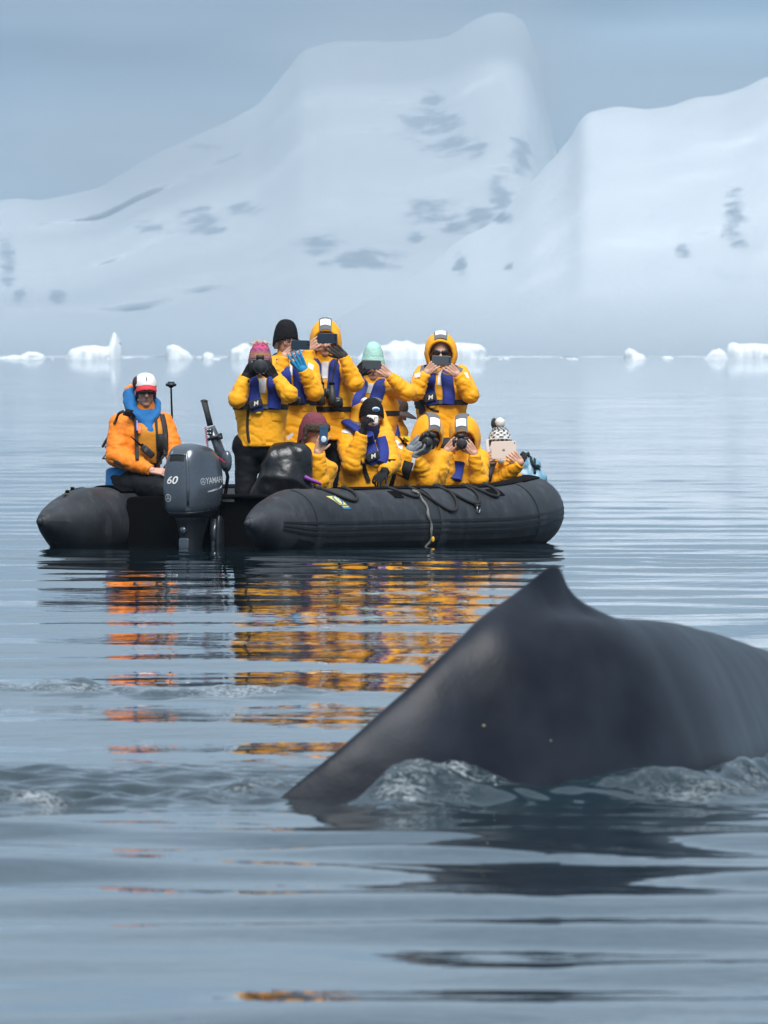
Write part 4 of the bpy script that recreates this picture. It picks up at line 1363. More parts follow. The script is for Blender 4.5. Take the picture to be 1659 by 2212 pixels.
        # folds in the cloth
        for _ in range(1):
            v = verts_np(me); nn = norms_np(me)
            d = np.empty(len(v))
            for i, a in enumerate(v):
                q = Vector((a[0] + seed, a[1], a[2]))
                d[i] = .7 * noise.fractal(Vector((q.x * 6, q.y * 6, q.z * 9)), .9, 2, 2) - 1.5 * (max(0, 1 - abs(noise.noise(Vector((q.x * 8 + 3 + q.z * 3, q.y * 8, q.z * 13)))) * 5.0)) * .55 + .4 * noise.noise(Vector((q.x * 26, q.y * 26, q.z * 34)))
            # deeper creases near the elbows
            k = np.ones(len(v)) * .85
            for side, (S_, E_, W) in s.arms.items():
                r = np.sqrt(((v - np.array(E_)) ** 2).sum(1))
                k = np.maximum(k, 1.5 * np.exp(-(r / .13) ** 2))
                k = np.maximum(k, .95 * np.exp(-(np.sqrt(((v - np.array((E_ + W) / 2)) ** 2).sum(1)) / .12) ** 2))
                # rings of slack cloth pushed up along the sleeve
                for (a0, a1) in ((S_, E_), (E_, W)):
                    ax = np.array(a1 - a0); ln = np.linalg.norm(ax); ax = ax / ln
                    rel = v - np.array(a0); t_ = rel @ ax
                    rad = np.linalg.norm(rel - t_[:, None] * ax, axis=1)
                    on = np.exp(-np.clip(rad - .10, 0, 1) / .02) * smooth01(.02, .09, t_) * (1 - smooth01(ln - .06, ln + .02, t_))
                    idx_ = np.nonzero(on > .05)[0]
                    for ii in idx_:
                        a = v[ii]
                        q = noise.noise(Vector((t_[ii] * 26 + seed * 3, (a[0] - a0.x) * 6, a[2] * 5 + a[1] * 4)))
                        d[ii] += on[ii] * (.9 * (1 - 3.0 * min(abs(q), .33)) - .45)
            set_verts(me, v + nn * (d * amp * k)[:, None])
        s.jb = bvh_of(me)
        set_verts(me, verts_np(me) - np.array(s.base))
        s.jo = link_mesh(name, me, mt, s.root)
        return s
    def hit(s, x, y, fwd=None, lift=0.0):
        o = s.px(x, y, -1.4)
        h = s.jb.ray_cast(o, Vector((0, 1, 0)))
        p = h[0] if h[0] is not None else s.px(x, y, -.14)
        return p + Vector((0, -lift, 0))
    def decal(s, name, poly, mt, lift=.004, thick=.006, nu=6, nv=6, parent=None, bulge=0.0):
        """quad of picture points thrown on to the jacket: corners top-left, top-right, bottom-right, bottom-left"""
        mb = MB(); front = []
        for i in range(nv + 1):
            row = []
            for j in range(nu + 1):
                u, w = j / nu, i / nv
                a = (poly[0][0] * (1 - u) + poly[1][0] * u, poly[0][1] * (1 - u) + poly[1][1] * u)
                c = (poly[3][0] * (1 - u) + poly[2][0] * u, poly[3][1] * (1 - u) + poly[2][1] * u)
                b_ = bulge * (1 - (2 * u - 1) ** 4) * (1 - (2 * w - 1) ** 6)
                row.append(s.hit(a[0] * (1 - w) + c[0] * w, a[1] * (1 - w) + c[1] * w, None, lift + b_))
            front.append(row)
        # smooth the throw so that no corner dives into a fold
        ymin = sorted(p.y for r in front for p in r)
        med = ymin[len(ymin) // 2]
        for r in front:
            for p in r:
                p.y = max(min(p.y, med + .07), med - .07)
        mb.grid(front)
        per = [(0, j) for j in range(nu)] + [(i, nu) for i in range(nv)] + [(nv, j) for j in range(nu, 0, -1)] + [(i, 0) for i in range(nv, 0, -1)]
        ring = [front[i][j] for i, j in per]
        back = [p + Vector((0, thick + bulge, 0)) for p in ring]
        mb.grid([ring, back], True)
        return mb.build(name, mt, parent or s.root, s.base, sharp=35)
    def strip(s, name, pts, mt, width, thick, lift=.0, parent=None, front_only=True, taper=None, mats=None):
        """band following picture points on the front of the jacket; pts may also hold Vectors in space"""
        P3 = []
        for p in pts:
            P3.append(p if isinstance(p, Vector) else s.hit(p[0], p[1], None, lift))
        # resample
        out_ = []
        for i in range(len(P3) - 1):
            for j in range(4):
                out_.append(P3[i].lerp(P3[i + 1], j / 4))
        out_.append(P3[-1])
        for _ in range(2):
            out_ = [out_[0]] + [out_[i] * .5 + (out_[i - 1] + out_[i + 1]) * .25 for i in range(1, len(out_) - 1)] + [out_[-1]]
        ups = []
        cen = (s.neck + s.hem) / 2
        for p in out_:
            u = Vector((p.x - s.neck.x, p.y - s.neck.y - .03, 0)); u = u * .5 + Vector((0, -.12, 0))
            if p.y > s.neck.y: u = Vector((p.x - s.neck.x, p.y - s.neck.y + .05, .02))
            ups.append(u.normalized())
        mb = MB(); mb.tube(out_, 1.0, 12, flat=(width / 2, thick / 2), up=ups, power=.6)
        return mb.build(name, mt, parent or s.root, s.base, sharp=60)
    def vest(s, A, B, wA=.10, wB=.10, logo=True, belt_y=None, badge=None, collar=True, thick=.055, toggle=True):
        """A, B: picture points of the two bars, from the collar down"""
        nk = s.neck
        root = None
        bars = []
        back = [nk + Vector((-.105, .045, -.005)), nk + Vector((-.065, .105, .025)), nk + Vector((0, .125, .032)), nk + Vector((.065, .105, .025)), nk + Vector((.105, .045, -.005))]
        ptsA = [p for p in A[::-1]]
        path = [s.hit(p[0], p[1], None, .018) for p in ptsA] + (back if collar else []) + [s.hit(p[0], p[1], None, .018) for p in B]
        if collar:
            root = s.strip('life_vest', path, VEST, (wA + wB) / 2, thick)
        else:
            root = s.strip('life_vest', path[:len(A)], VEST, wA, thick)
            s.strip('vest_bar', path[len(A):], VEST, wB, thick, parent=root)
        s.vroot = root
        bx, by = A[-1]; ux, uy = A[-2]
        Sc = FPX / s.Y
        if logo:
            # black pocket with its pale maker's mark low on the picture-left bar
            w = wA * Sc * .52
            f0, f1 = .66, .30
            dx, dy_ = bx - ux, by - uy
            l = math.hypot(dx, dy_); dx, dy_ = dx / l, dy_ / l
            c0 = (bx - dx * 24, by - dy_ * 24); c1 = (bx - dx * 9, by - dy_ * 9)
            nx_, ny_ = -dy_, dx
            s.panel('label_pocket', c0, c1, w, .030 + thick / 2, BLACKPOCKET, root)
            m0 = (c0[0] + dx * 3.4, c0[1] + dy_ * 3.4); m1 = (c1[0] - dx * 3.8, c1[1] - dy_ * 3.8)
            s.emblem(m0, m1, w * .55, .036 + thick / 2, root)
        if toggle:
            p = s.hit(bx + 1, by + 4, None, .02)
            mb = MB(); mb.rbox(p, (.026, .014, .014), r=.5); mb.build('pull_toggle', TOGY, root, s.base)
        if belt_y:
            s.belt(belt_y, root)
        return s
    def panel(s, name, c0, c1, w, lift, mt, parent):
        """small upright panel standing proud of a vest bar"""
        p0, p1 = s.hit(*c0, None, lift), s.hit(*c1, None, lift)
        yy = min(p0.y, p1.y)
        hw = w * s.Y / FPX
        d = (p1 - p0); d.y *= .4; mid = (p0 + p1) / 2
        mb = MB()
        z = d.normalized(); x = Vector((0, 1, 0)).cross(z).normalized(); y_ = z.cross(x)
        rot = Matrix((x, y_, z)).transposed()
        mb.rbox(mid, (hw, .008, d.length / 2 + .004), rot, r=.12)
        s._pf = (mid, rot, hw, d.length / 2)
        return mb.build(name, mt, parent, s.base, sharp=40)
    def emblem(s, m0, m1, w, lift, parent):
        mid, rot, hw, hl = s._pf
        vs, fs = text_mesh('M', min(hl * 1.7, .05), .001, .3)
        mb = MB()
        # a pale slanted mark
        pts = [rot @ Vector((-v.x * 1.1, 0, -v.y)) for v in vs]
        top = [mid + p + Vector((0, -.0115, 0)) for p in pts]
        mb.add(top, fs)
        return mb.build('vest_emblem', REFL, parent, s.base, smooth=False)
    def belt(s, yb, parent=None, tilt=0.0, h=.021, name='vest_belt', mt=None):
        zc = s.px(0, yb, 0).z
        c = s.hem.lerp(s.neck, (zc - s.hem.z) / (s.neck.z - s.hem.z))
        ring_o = []
        for k in range(36):
            a = 2 * math.pi * k / 36
            d = Vector((math.cos(a), math.sin(a), 0))
            h_ = s.jb.ray_cast(c + d * .8 + Vector((0, 0, .0)), -d)
            far = h_[0] if h_[0] is not None else c + d * .2
            r = (far - c).length
            ring_o.append([min(r, .27), d])
        rr = [x[0] for x in ring_o]
        rr = [sorted((rr[i - 1], rr[i], rr[(i + 1) % 36]))[1] for i in range(36)]
        rows = [[], [], [], []]
        for k in range(36):
            r, d = rr[k], ring_o[k][1]
            t_ = tilt * d.x
            for q, (ro, zo) in enumerate(((-.012, -h), (.007, -h), (.007, h), (-.012, h))):
                rows[q].append(c + d * (r + ro) + Vector((0, 0, zo + t_)))
        mb = MB(); mb.grid(rows, True)
        return mb.build(name, mt or WEB, parent or s.root, s.base, sharp=40)
    # ---- head wear
    def hood(s, mt=None, op=(58, 66), fit=(.128, .138, .150), panel=True, drop=.13, name='hood', cy=.012, edge=1.0, panel_mat=None, pin=3):
        """shell round the head with a rimmed opening at the face"""
        h = s.hs
        rt = s.hr
        f = Vector((0, -1, 0))
        def pt(alpha, th, off):
            # alpha from the face axis, th round it (0 up)
            d = Vector((math.sin(alpha) * math.sin(th), -math.cos(alpha), math.sin(alpha) * math.cos(th)))
            p = Vector((d.x * (fit[0] + off), d.y * (fit[1] + off) + cy, d.z * (fit[2] + off) + .012))
            if p.z < 0:
                p.z *= 1.0 + drop * 3.2
                p.x *= 1.0 + .05
            return p
        rows = []
        nth = 44
        a_end = R(178)
        for layer in (0, 1):
            for i in range(17):
                q = i / 16
                if layer == 1: q = 1 - q
                row = []
                for j in range(nth):
                    th = 2 * math.pi * j / nth
                    a0 = R(op[0] + (op[1] - op[0]) * (1 - math.cos(th)) / 2)
                    al = a0 + (a_end - a0) * q
                    off = 0.0 if layer == 0 else -.013
                    if layer == 0:
                        off += .010 * math.exp(-(q / .05) ** 2)          # rolled rim
                    lp = pt(al, th, off)
                    w = s.hc + rt @ (lp * h)
                    wn = .006 * noise.fractal(w * 11, 1, 2, 2) + .006 * noise.noise(w * 6)
                    row.append(w + (w - s.hc).normalized() * (wn if q < .98 and layer == 0 else 0))
                rows.append(row)
        mb = MB(); mb.grid(rows, True)
        n = nth
        # close layer 0 rim to layer 1 rim
        L0 = 0; L1 = 33 * n
        for j in range(n):
            k = (j + 1) % n
            mb.f.append((L0 + j, L1 + j, L1 + k, L0 + k)); mb.mi.append(0)
        o = mb.build(name, mt or JACKET, s.root, s.base)
        s.hoodpt = lambda al, th, off: s.hc + rt @ (pt(al, th, off) * h)
        if panel:
            s.patch_on(o, 'hood_panel', -.37, .37, R(op[0] + pin), R(122), .012, panel_mat or GREY)
            s.patch_on(o, 'reflective_patch', -.29, .29, R(op[0] + pin + 13), R(op[0] + pin + 36), .017, REFL)
        return o
    def patch_on(s, parent, name, t0, t1, a0, a1, off, mt, n=8):
        """strip over the crown: t lateral half width as a fraction, a angle from the face axis"""
        mb = MB(); rows = []; und = []
        for i in range(n + 1):
            al = a0 + (a1 - a0) * i / n
            row = []
            for j in range(n + 1):
                u = t0 + (t1 - t0) * j / n
                sa = max(math.sin(al), .3)
                row.append(s.hoodpt(al, math.asin(max(-.95, min(.95, u / sa))), off))
            rows.append(row)
        mb.grid(rows)
        per = [(0, j) for j in range(n)] + [(i, n) for i in range(n)] + [(n, j) for j in range(n, 0, -1)] + [(i, 0) for i in range(n, 0, -1)]
        ring = [rows[i][j] for i, j in per]
        mb.grid([ring, [p + (s.hc - p).normalized() * .014 for p in ring]], True)
        return mb.build(name, mt, parent, s.base, sharp=40)
    def beanie(s, colfun, mt=None, top=.155, low=.02, width=(.092, .112), cuff=None, point=0.0, lump=.004, tilt=0, name='knit_hat', seed=0, back_low=-.05, n=48):
        """lathe round the head; colfun(height fraction, angle) -> colour"""
        mt = mt or KNIT
        rows = []; cols = []
        m = 26
        for i in range(m + 1):
            f = i / m
            row = []
            for j in range(n):
                a = 2 * math.pi * j / n
                fz = math.sin(f * math.pi / 2); prof = math.cos(f * math.pi / 2) ** .72 * (1 - point * f)
                prof = max(prof, .02)
                lowz = low + (back_low - low) * (1 + math.sin(a)) / 2
                z = lowz + (top - lowz) * fz
                r = 1 + (.045 if cuff and f < cuff else 0)
                kn = 1 + .012 * math.cos(a * 24)
                x_, y_ = width[0] * prof * r * kn * math.cos(a), width[1] * prof * r * kn * math.sin(a) + .012
                w = s.H(x_, y_, z)
                w += (w - s.hc).normalized() * lump * (noise.noise(w * 24 + Vector((seed, 0, 0))) + .6 * noise.noise(w * 60))
                row.append(w); cols.append(colfun(f, a))
            rows.append(row)
        # inner turn-up
        rows.insert(0, [s.hc + (p - s.hc) * .93 for p in rows[0]]); cols = cols[:n] + cols
        mb = MB(); mb.grid(rows, True)
        mb.f.append(tuple((m + 1) * n + j for j in range(n))); mb.mi.append(0)
        o = mb.build(name, mt, s.root, s.base)
        attr_col(o.data, 'tint', np.array(cols))
        return o
    def sunglasses(s):
        mb = MB()
        for g in (-1, 1):
            mb.rbox(s.H(g * .034, -.096, .006), (.031 * s.hs, .012 * s.hs, .0205 * s.hs), s.hr @ Matrix.Rotation(g * R(14), 3, 'Z'), r=.30)
            mb.tube([s.H(g * .062, -.086, .014), s.H(g * .076, -.03, .012), s.H(g * .080, .02, .006)], .0045, 6)
        mb.cap(s.H(-.012, -.105, .012), s.H(.012, -.105, .012), .005, .005, 8)
        return mb.build('sunglasses', mat('dark_lens', (.006, .006, .007), .08, coat=.6), s.root, s.base)
    def hair(s, mt=HAIR, length=-.07, front=-.02, w=(.084, .106)):
        rows = []
        for i in range(13):
            f = i / 12
            row = []
            for j in range(28):
                a = 2 * math.pi * j / 28
                lz = length if math.sin(a) > -.25 else front + .06
                z = lz + (.115 - lz) * f
                pr = max(math.cos(max(0, (z - .03) / .09) * math.pi / 2) if z > .03 else 1, .03) ** .6
                p = s.H(w[0] * pr * math.cos(a), w[1] * pr * math.sin(a) + .014, z)
                row.append(p + (p - s.hc).normalized() * .004 * noise.noise(p * 50))
            rows.append(row)
        mb = MB(); mb.grid(rows, True, True)
        return mb.build('hair', mt, s.root, s.base)
    def leg(s, a, b, c):
        s.legs.append((a, b, c)); return s
    def trousers(s, mt=DARK, r=(.105, .078, .062), hip=True, boots=True):
        mb = MB()
        for (a, b_, c) in s.legs:
            mb.cap(a, b_, r[0], r[1], 16); mb.cap(b_, c + (b_ - c).normalized() * .05, r[1] + .004, r[2], 16)
        if hip and len(s.legs) == 2:
            mb.cap(s.legs[0][0], s.legs[1][0], r[0] + .02, r[0] + .02, 16)
        me = remesh(mb, .014, 3, 'trousers')
        v = verts_np(me); nn = norms_np(me)
        d = np.array([noise.fractal(Vector((a[0] * 8, a[1] * 8, a[2] * 11)), .9, 2, 3) for a in v])
        set_verts(me, v + nn * (d * .008)[:, None] - np.array(s.base))
        link_mesh('trousers', me, mt, s.root)
        if boots:
            for (a, b_, c) in s.legs:
                mb = MB(); f = Vector((0, -1, 0))
                mb.cap(c + Vector((0, 0, .22)), c + Vector((0, .0, .05)), .062, .058); mb.cap(c + Vector((0, .03, -.0)), c + f * .15 + Vector((0, 0, -.015)), .052, .044)
                bm_ = remesh(mb, .013, 2, 'boot'); set_verts(bm_, verts_np(bm_) - np.array(s.base))
                link_mesh('boot', bm_, BLACK, s.root)
        return s
    def stand(s, hipx, hipy, feet_dx=.11, dy=0, floor=.02, lean=0):
        hp = s.px(hipx, hipy, dy)
        fl = floor + .07
        for g in (-1, 1):
            a = hp + Vector((g * .09, 0, 0)); c = Vector((hp.x + g * feet_dx, hp.y + .02, fl))
            s.leg(a, (a + c) / 2 + Vector((g * .01, -.03, 0)), c)
        return s
    def kneel(s, dy=0, floor=.02, spread=.12, shin=.42):
        hp = s.hem
        for g in (-1, 1):
            a = hp + Vector((g * .09, 0, -.02)); kn = Vector((a.x + g * spread * .5, a.y - .16, floor + .08)); an = Vector((kn.x, kn.y + shin, floor + .06))
            s.leg(a, kn, an)
        return s

BLACKPOCKET = mat('black_pocket', (.016, .017, .018), .5)

# ---- hand-held things
def phone(label, s, c, dy, w, h, mt, roll=0, yaw=0, cams=3, light=False, camside=1, pitch=0):
    p = s.px(c[0], c[1], dy)
    root = empty('phone', p, label, 'phone', None)
    rot = Matrix.Rotation(R(yaw), 3, 'Z') @ Matrix.Rotation(R(pitch), 3, 'X') @ Matrix.Rotation(R(roll), 3, 'Y')
    mb = MB(); mb.rbox((0, 0, 0), (w / 2, .0048, h / 2), rot, r=.10, n=8); mb.build('phone_body', mt, root, sharp=40)
    mb = MB(); mb.rbox(rot @ Vector((0, .0042, 0)), (w / 2 - .004, .0015, h / 2 - .004), rot, r=.08); mb.build('screen', LENSG, root, sharp=40)
    for k in range(cams):
        q = rot @ Vector((camside * (w / 2 - .016), -.0045, h / 2 - .014 - .016 * k))
        d = rot @ Vector((0, -1, 0))
        mb = MB(); mb.cyl(q, q + d * .003, .0062, n=12); mb.build('camera_lens', GREYM if light else LENSG, root)
    return root

def dslr(label, s, c, dy, yaw=0, pitch=0, roll=0, sc=1.0, lens=(.042, .10), hood=False):
    p = s.px(c[0], c[1], dy)
    root = empty('camera', p, label, 'camera', 'black cameras held up by passengers')
    rot = Matrix.Rotation(R(yaw), 3, 'Z') @ Matrix.Rotation(R(pitch), 3, 'X') @ Matrix.Rotation(R(roll), 3, 'Y')
    T = lambda x, y_, z: rot @ (Vector((x, y_, z)) * sc)
    mb = MB(); mb.rbox(T(0, .045, 0), (.070 * sc, .026 * sc, .046 * sc), rot, r=.12, n=10)
    mb.rbox(T(-.057, .025, -.002), (.017 * sc, .034 * sc, .042 * sc), rot, r=.3)
    o = mb.build('camera_body', PLASTIC, root)
    mb = MB(); mb.rbox(T(0, .035, .056), (.028 * sc, .034 * sc, .018 * sc), rot, r=.25); mb.build('viewfinder_hump', PLASTIC, root)
    mb = MB(); mb.cyl(T(-.046, .04, .042), T(-.046, .04, .052), .010 * sc, n=12); mb.build('mode_dial', PLASTIC, root)
    r, l = lens[0] * sc, lens[1]
    mb = MB(); mb.tube([T(0, .02, -.004), T(0, .0, -.004), T(0, -.02, -.004), T(0, -.021, -.004), T(0, -l * .6, -.004), T(0, -l * .61, -.004), T(0, -l, -.004)], [r * .92, r * .92, r * .92, r, r, r * 1.06, r * 1.06], 24, cap=False)
    lo = mb.build('camera_lens', PLASTIC, root, sharp=40)
    mb = MB(); mb.tube([T(0, -l, -.004), T(0, -l - .001, -.004), T(0, -l + .012, -.004), T(0, -l + .013, -.004)], [r * 1.07, r * .98, r * .82, r * .80], 24, cap=False); mb.build('lens_rim', GREYRING, lo)
    mb = MB(); mb.tube([T(0, -l + .013, -.004), T(0, -l + .040, -.004)], [r * .82, r * .56], 24, cap=False); mb.build('inner_barrel', BLACK, lo)
    mb = MB(); mb.tube([T(0, -l + .040, -.004), T(0, -l + .034, -.004), T(0, -l + .030, -.004), T(0, -l + .0285, -.004)], [r * .60, r * .48, r * .28, r * .04], 24); mb.build('front_glass', LENSG, lo)
    return root
GREYRING = mat('lens_ring', (.07, .072, .075), .4, metal=.4)

# ================================================================== who is in the boat
def Yat(xpx, t): return on_boat(xpx, t)[1]
def plain(c):
    return lambda f, a: c

# --- 1: knit-hatted photographer standing at the stern
def p1():
    s = Person('person in pink striped knit hat aiming a camera, standing behind the outboard motor', Yat(562, .20), (562, 781), 0, 6)
    s.arm('A', (535, 822), (513, 862), (544, 795), dhand=-.215, dirn=(.55, -.3, .78))
    s.arm('B', (592, 822), (624, 851), (581, 798), dhand=-.215, dirn=(-.55, -.3, .78))
    s.stand(560, 965, dy=.02)
    s.body({'A': GLOVEB, 'B': GLOVEB}, ((566, 965), .02))
    s.jacket(JACKET, .193, .15, .205, seed=1)
    s.trousers()
    s.decal('storm_flap_patch', [(555, 818), (571, 818), (570, 850), (557, 850)], REFL, .006)
    s.vest([(541, 820), (541, 845), (547, 868), (553, 889)], [(586, 822), (589, 845), (590, 866), (588, 884)], .105, .105, belt_y=879)
    s.decal('belt_buckle', [(564, 876), (577, 876), (577, 884), (564, 884)], GREYM, .030, .012)
    s.decal('pocket_flap', [(512, 893), (540, 896), (538, 908), (512, 906)], JACKET, .007, .012)
    s.decal('pocket_flap', [(583, 893), (610, 896), (609, 912), (585, 910)], JACKET, .007, .012)
    s.strip('hanging_strap', [(532, 886), (531, 905), (530, 930), (534, 958)], WEB, .022, .010, .006)
    s.decal('zip_flap', [(562, 906), (571, 906), (571, 962), (562, 962)], JACKET, .005, .008)
    s.decal('orange_tag', [(524, 868), (531, 866), (533, 884), (526, 886)], ORANGE, .010)
    def col(f, a):
        if f < .16: return (.26, .10, .13)
        if f < .26: return (.40, .16, .20)
        if f < .33: return (.42, .20, .07)
        if f < .40: return (.33, .13, .16)
        if f < .52: return (.50, .10, .17) if (math.sin(a * 9 + f * 40) > -.3) else (.16, .06, .22)
        if f < .60: return (.62, .09, .19)
        q = math.sin(a * 13 + f * 60) + math.sin(a * 7 - f * 45)
        return (.30, .02, .08) if q > .3 else ((.55, .12, .25) if q > -.9 else (.08, .02, .06))
    hat = s.beanie(col, top=.155, low=.0, width=(.090, .112), cuff=.34, lump=.005, back_low=-.06)
    mb = MB(); rg = random.Random(2)
    for k in range(46):
        a = rg.uniform(0, 6.28); q = rg.uniform(0, .05)
        p0 = s.H(q * 1.2 * math.cos(a), q * 1.2 * math.sin(a) + .012, .150 - 6 * q * q); p1_ = p0 + Vector((.5 * q * math.cos(a) + rg.uniform(-.02, .02), rg.uniform(-.03, .03), rg.uniform(-.010, .016)))
        mb.tube([p0, p0.lerp(p1_, .5) + Vector((0, 0, .008)), p1_], .004, 5)
    mb.build('wool_tassel', mat('cream_wool', (.60, .50, .35), .9), hat, s.base)
    s.hair(HAIR, -.075)
    dslr('black camera with a big round lens held up by the striped-hat person', s, (562, 790), -.245, 2, 0, 0, 1.15, (.046, .085))
p1()

# --- 2: black beanie, phone, turquoise glove
def p2():
    s = Person('person in plain black beanie with a turquoise glove, holding a phone sideways', Yat(618, .04), (618, 735), 28, 4)
    s.arm('A', (594, 788), (600, 826), (633, 757), dhand=-.25, dirn=(.80, -.25, .50), nrm=(.15, .9, -.2), curl=(.25, .35, .25))
    s.arm('B', (668, 796), (680, 846), (643, 778), dhand=-.27, dirn=(-.50, -.12, .86), nrm=(.1, .9, .2), curl=(.18, .25, .2), spread=.027)
    s.stand(640, 962, dy=.02)
    s.body({'B': GLOVEC}, ((643, 962), .02))
    s.jacket(JACKET, .185, .15, .20, seed=2)
    s.trousers()
    s.decal('storm_flap_patch', [(613, 790), (628, 788), (630, 812), (619, 812)], REFL, .006)
    s.vest([(614, 800), (616, 830), (622, 862)], [(640, 795), (643, 830), (648, 862), (647, 872)], .085, .085, logo=False, belt_y=870, toggle=False)
    s.decal('pocket_flap', [(648, 878), (668, 872), (668, 888), (652, 890)], JACKET, .008, .012)
    s.decal('shoulder_patch', [(664, 783), (676, 790), (673, 800), (663, 794)], REFL, .005)
    s.beanie(plain((.010, .010, .012)), top=.165, low=.025, width=(.094, .116), cuff=None, lump=.003, back_low=-.07)
    s.hair(GREYHAIR, -.07, w=(.083, .104))
    mb = MB()
    for g in (-1, 1):
        ring = [s.H(g * .036 + .024 * math.cos(a), -.100, .004 + .018 * math.sin(a)) for a in np.linspace(0, 2 * math.pi, 17)]
        mb.tube(ring, .0028, 5, cap=False); mb.tube([s.H(g * .06, -.096, .008), s.H(g * .080, .0, .008)], .0028, 5)
    mb.build('spectacles', BLACK, s.root, s.base)
    phone('dark phone held sideways by the black-beanie person with the turquoise glove', s, (649, 745), -.26, .150, .074, NAVYP, 2, 12, 2)
    # small camera hanging at the waist
    c = s.hit(636, 866, None, .05)
    r = empty('camera', c, 'small black camera hanging at the waist of the turquoise-gloved person', 'camera', 'black cameras hanging on straps')
    mb = MB(); mb.rbox((0, 0, 0), (.055, .026, .036), Matrix.Rotation(R(12), 3, 'Y'), r=.25); mb.build('camera_body', PLASTIC, r)
    mb = MB(); mb.cyl((.0, -.02, 0), (.0, -.05, -.004), .026, .024); mb.build('camera_lens', PLASTIC, r)
    mb = MB(); mb.ell((0, -.05, -.004), (.020, .004, .020)); mb.build('front_glass', LENSG, r)
p2()

# --- 3: hood up, dark phone, binoculars
def p3():
    s = Person('person with yellow hood up and binoculars on the chest, holding a dark phone', Yat(704, .12), (703, 737), 0, 6)
    s.arm('A', (672, 790), (658, 822), (684, 740), dhand=-.25, dirn=(.78, -.12, .60), curl=(.35, .5, .4))
    s.arm('B', (736, 795), (768, 828), (724, 755), dhand=-.25, dirn=(-.75, -.12, .60))
    s.stand(704, 950, dy=.02)
    s.body({'B': GLOVED}, ((705, 950), .02))
    s.jacket(JACKET, .20, .155, .215, seed=3)
    s.trousers()
    s.decal('storm_flap_patch', [(694, 782), (708, 782), (706, 818), (692, 818)], REFL, .006)
    s.vest([(680, 790), (677, 820), (675, 850), (676, 868)], [(722, 788), (721, 815), (718, 842), (716, 862)], .10, .10, logo=False, belt_y=884)
    s.decal('pocket_flap', [(662, 890), (694, 892), (694, 906), (662, 904)], JACKET, .008, .012)
    s.decal('pocket_flap', [(714, 892), (742, 890), (742, 904), (714, 906)], JACKET, .008, .012)
    s.hood(fit=(.122, .140, .165), op=(30, 66))
    s.strip('neck_strap', [(683, 775), (690, 810), (697, 838)], WEB, .018, .008, .05)
    s.strip('neck_strap', [(726, 778), (718, 812), (711, 838)], WEB, .018, .008, .05)
    phone('wide dark phone held by the hooded person wearing binoculars', s, (707, 731), -.255, .158, .080, NAVYP, 1, 0, 3)
    c = s.hit(704, 855, None, .055)
    r = empty('binoculars', c, 'dark green binoculars hanging on the chest of a hooded standing person', 'binoculars')
    G = mat('binocular_rubber', (.030, .036, .034), .5, bump=(200, .3, .002))
    for g in (-1, 1):
        mb = MB(); mb.tube([(g * .040, .0, .085), (g * .042, -.004, .05), (g * .042, -.006, .045), (g * .044, -.008, -.02), (g * .045, -.01, -.075)], [.020, .021, .027, .030, .033], 16)
        b_ = mb.build('barrel', G, r)
        mb = MB(); mb.ell((g * .045, -.01, -.075), (.026, .026, .006)); mb.build('objective_glass', LENSG, b_)
        mb = MB(); mb.cyl((g * .040, 0, .083), (g * .040, .0, .102), .022); mb.build('eyecup', BLACK, b_)
    mb = MB(); mb.rbox((0, -.004, .02), (.035, .016, .034), r=.4); mb.cyl((0, -.012, .0), (0, -.012, .055), .014); mb.build('bridge', G, r)
    c = s.hit(727, 872, None, .07)
    r = empty('camera', c, 'black camera hanging at the hip beside the binoculars', 'camera', 'black cameras hanging on straps')
    mb = MB(); mb.rbox((0, .03, 0), (.045, .03, .05), r=.3); mb.build('camera_body', PLASTIC, r)
    mb = MB(); mb.cyl((.004, .02, 0), (.01, -.055, -.008), .036, .038); mb.build('camera_lens', PLASTIC, r)
    mb = MB(); mb.ell((.01, -.055, -.008), (.031, .004, .031)); mb.build('front_glass', LENSG, r)
p3()

# --- 4: mint hat
def p4():
    s = Person('person in pale mint green knit hat filming with a phone, standing amid the boat', Yat(806, .0), (806, 788), 2, 10)
    s.arm('A', (776, 842), (752, 872), (786, 793), dhand=-.245, dirn=(.72, -.10, .66))
    s.arm('B', (842, 834), (880, 848), (823, 797), dhand=-.245, dirn=(-.75, -.12, .60))
    s.stand(806, 985, dy=.02)
    s.body({'A': GLOVEB}, ((802, 985), .02), neckdrop=.155)
    s.jacket(JACKET, .19, .15, .205, seed=4)
    s.trousers()
    s.decal('storm_flap_patch', [(791, 829), (807, 829), (801, 851), (787, 851)], REFL, .006)
    s.vest([(783, 832), (774, 850), (767, 868), (764, 884)], [(822, 832), (816, 850), (810, 866), (806, 884)], .105, .105, logo=False, belt_y=893, toggle=False)
    s.decal('round_badge', [(822, 828), (831, 828), (831, 837), (822, 837)], GREYM, .034)
    s.beanie(plain((.40, .66, .58)), top=.185, low=.015, width=(.092, .114), cuff=.22, point=.10, lump=.004, back_low=-.06)
    phone('silver phone with a dark face held level under the mint hat', s, (803, 788), -.25, .150, .072, mat('white_phone_back', (.055, .065, .075), .3), 1, 0, 3, True, -1)
    # hood lying behind the neck
    mb = MB(); mb.tube([s.neck + Vector(p) for p in ((.085, .02, .0), (.115, .08, .07), (.10, .12, .10), (.0, .15, .05), (-.08, .12, .03), (-.10, .05, .0))], [.035, .045, .05, .06, .05, .035], 12)
    me = remesh(mb, .014, 3, 'lowered_hood'); set_verts(me, verts_np(me) - np.array(s.base)); link_mesh('lowered_hood', me, JACKET, s.root)
p4()

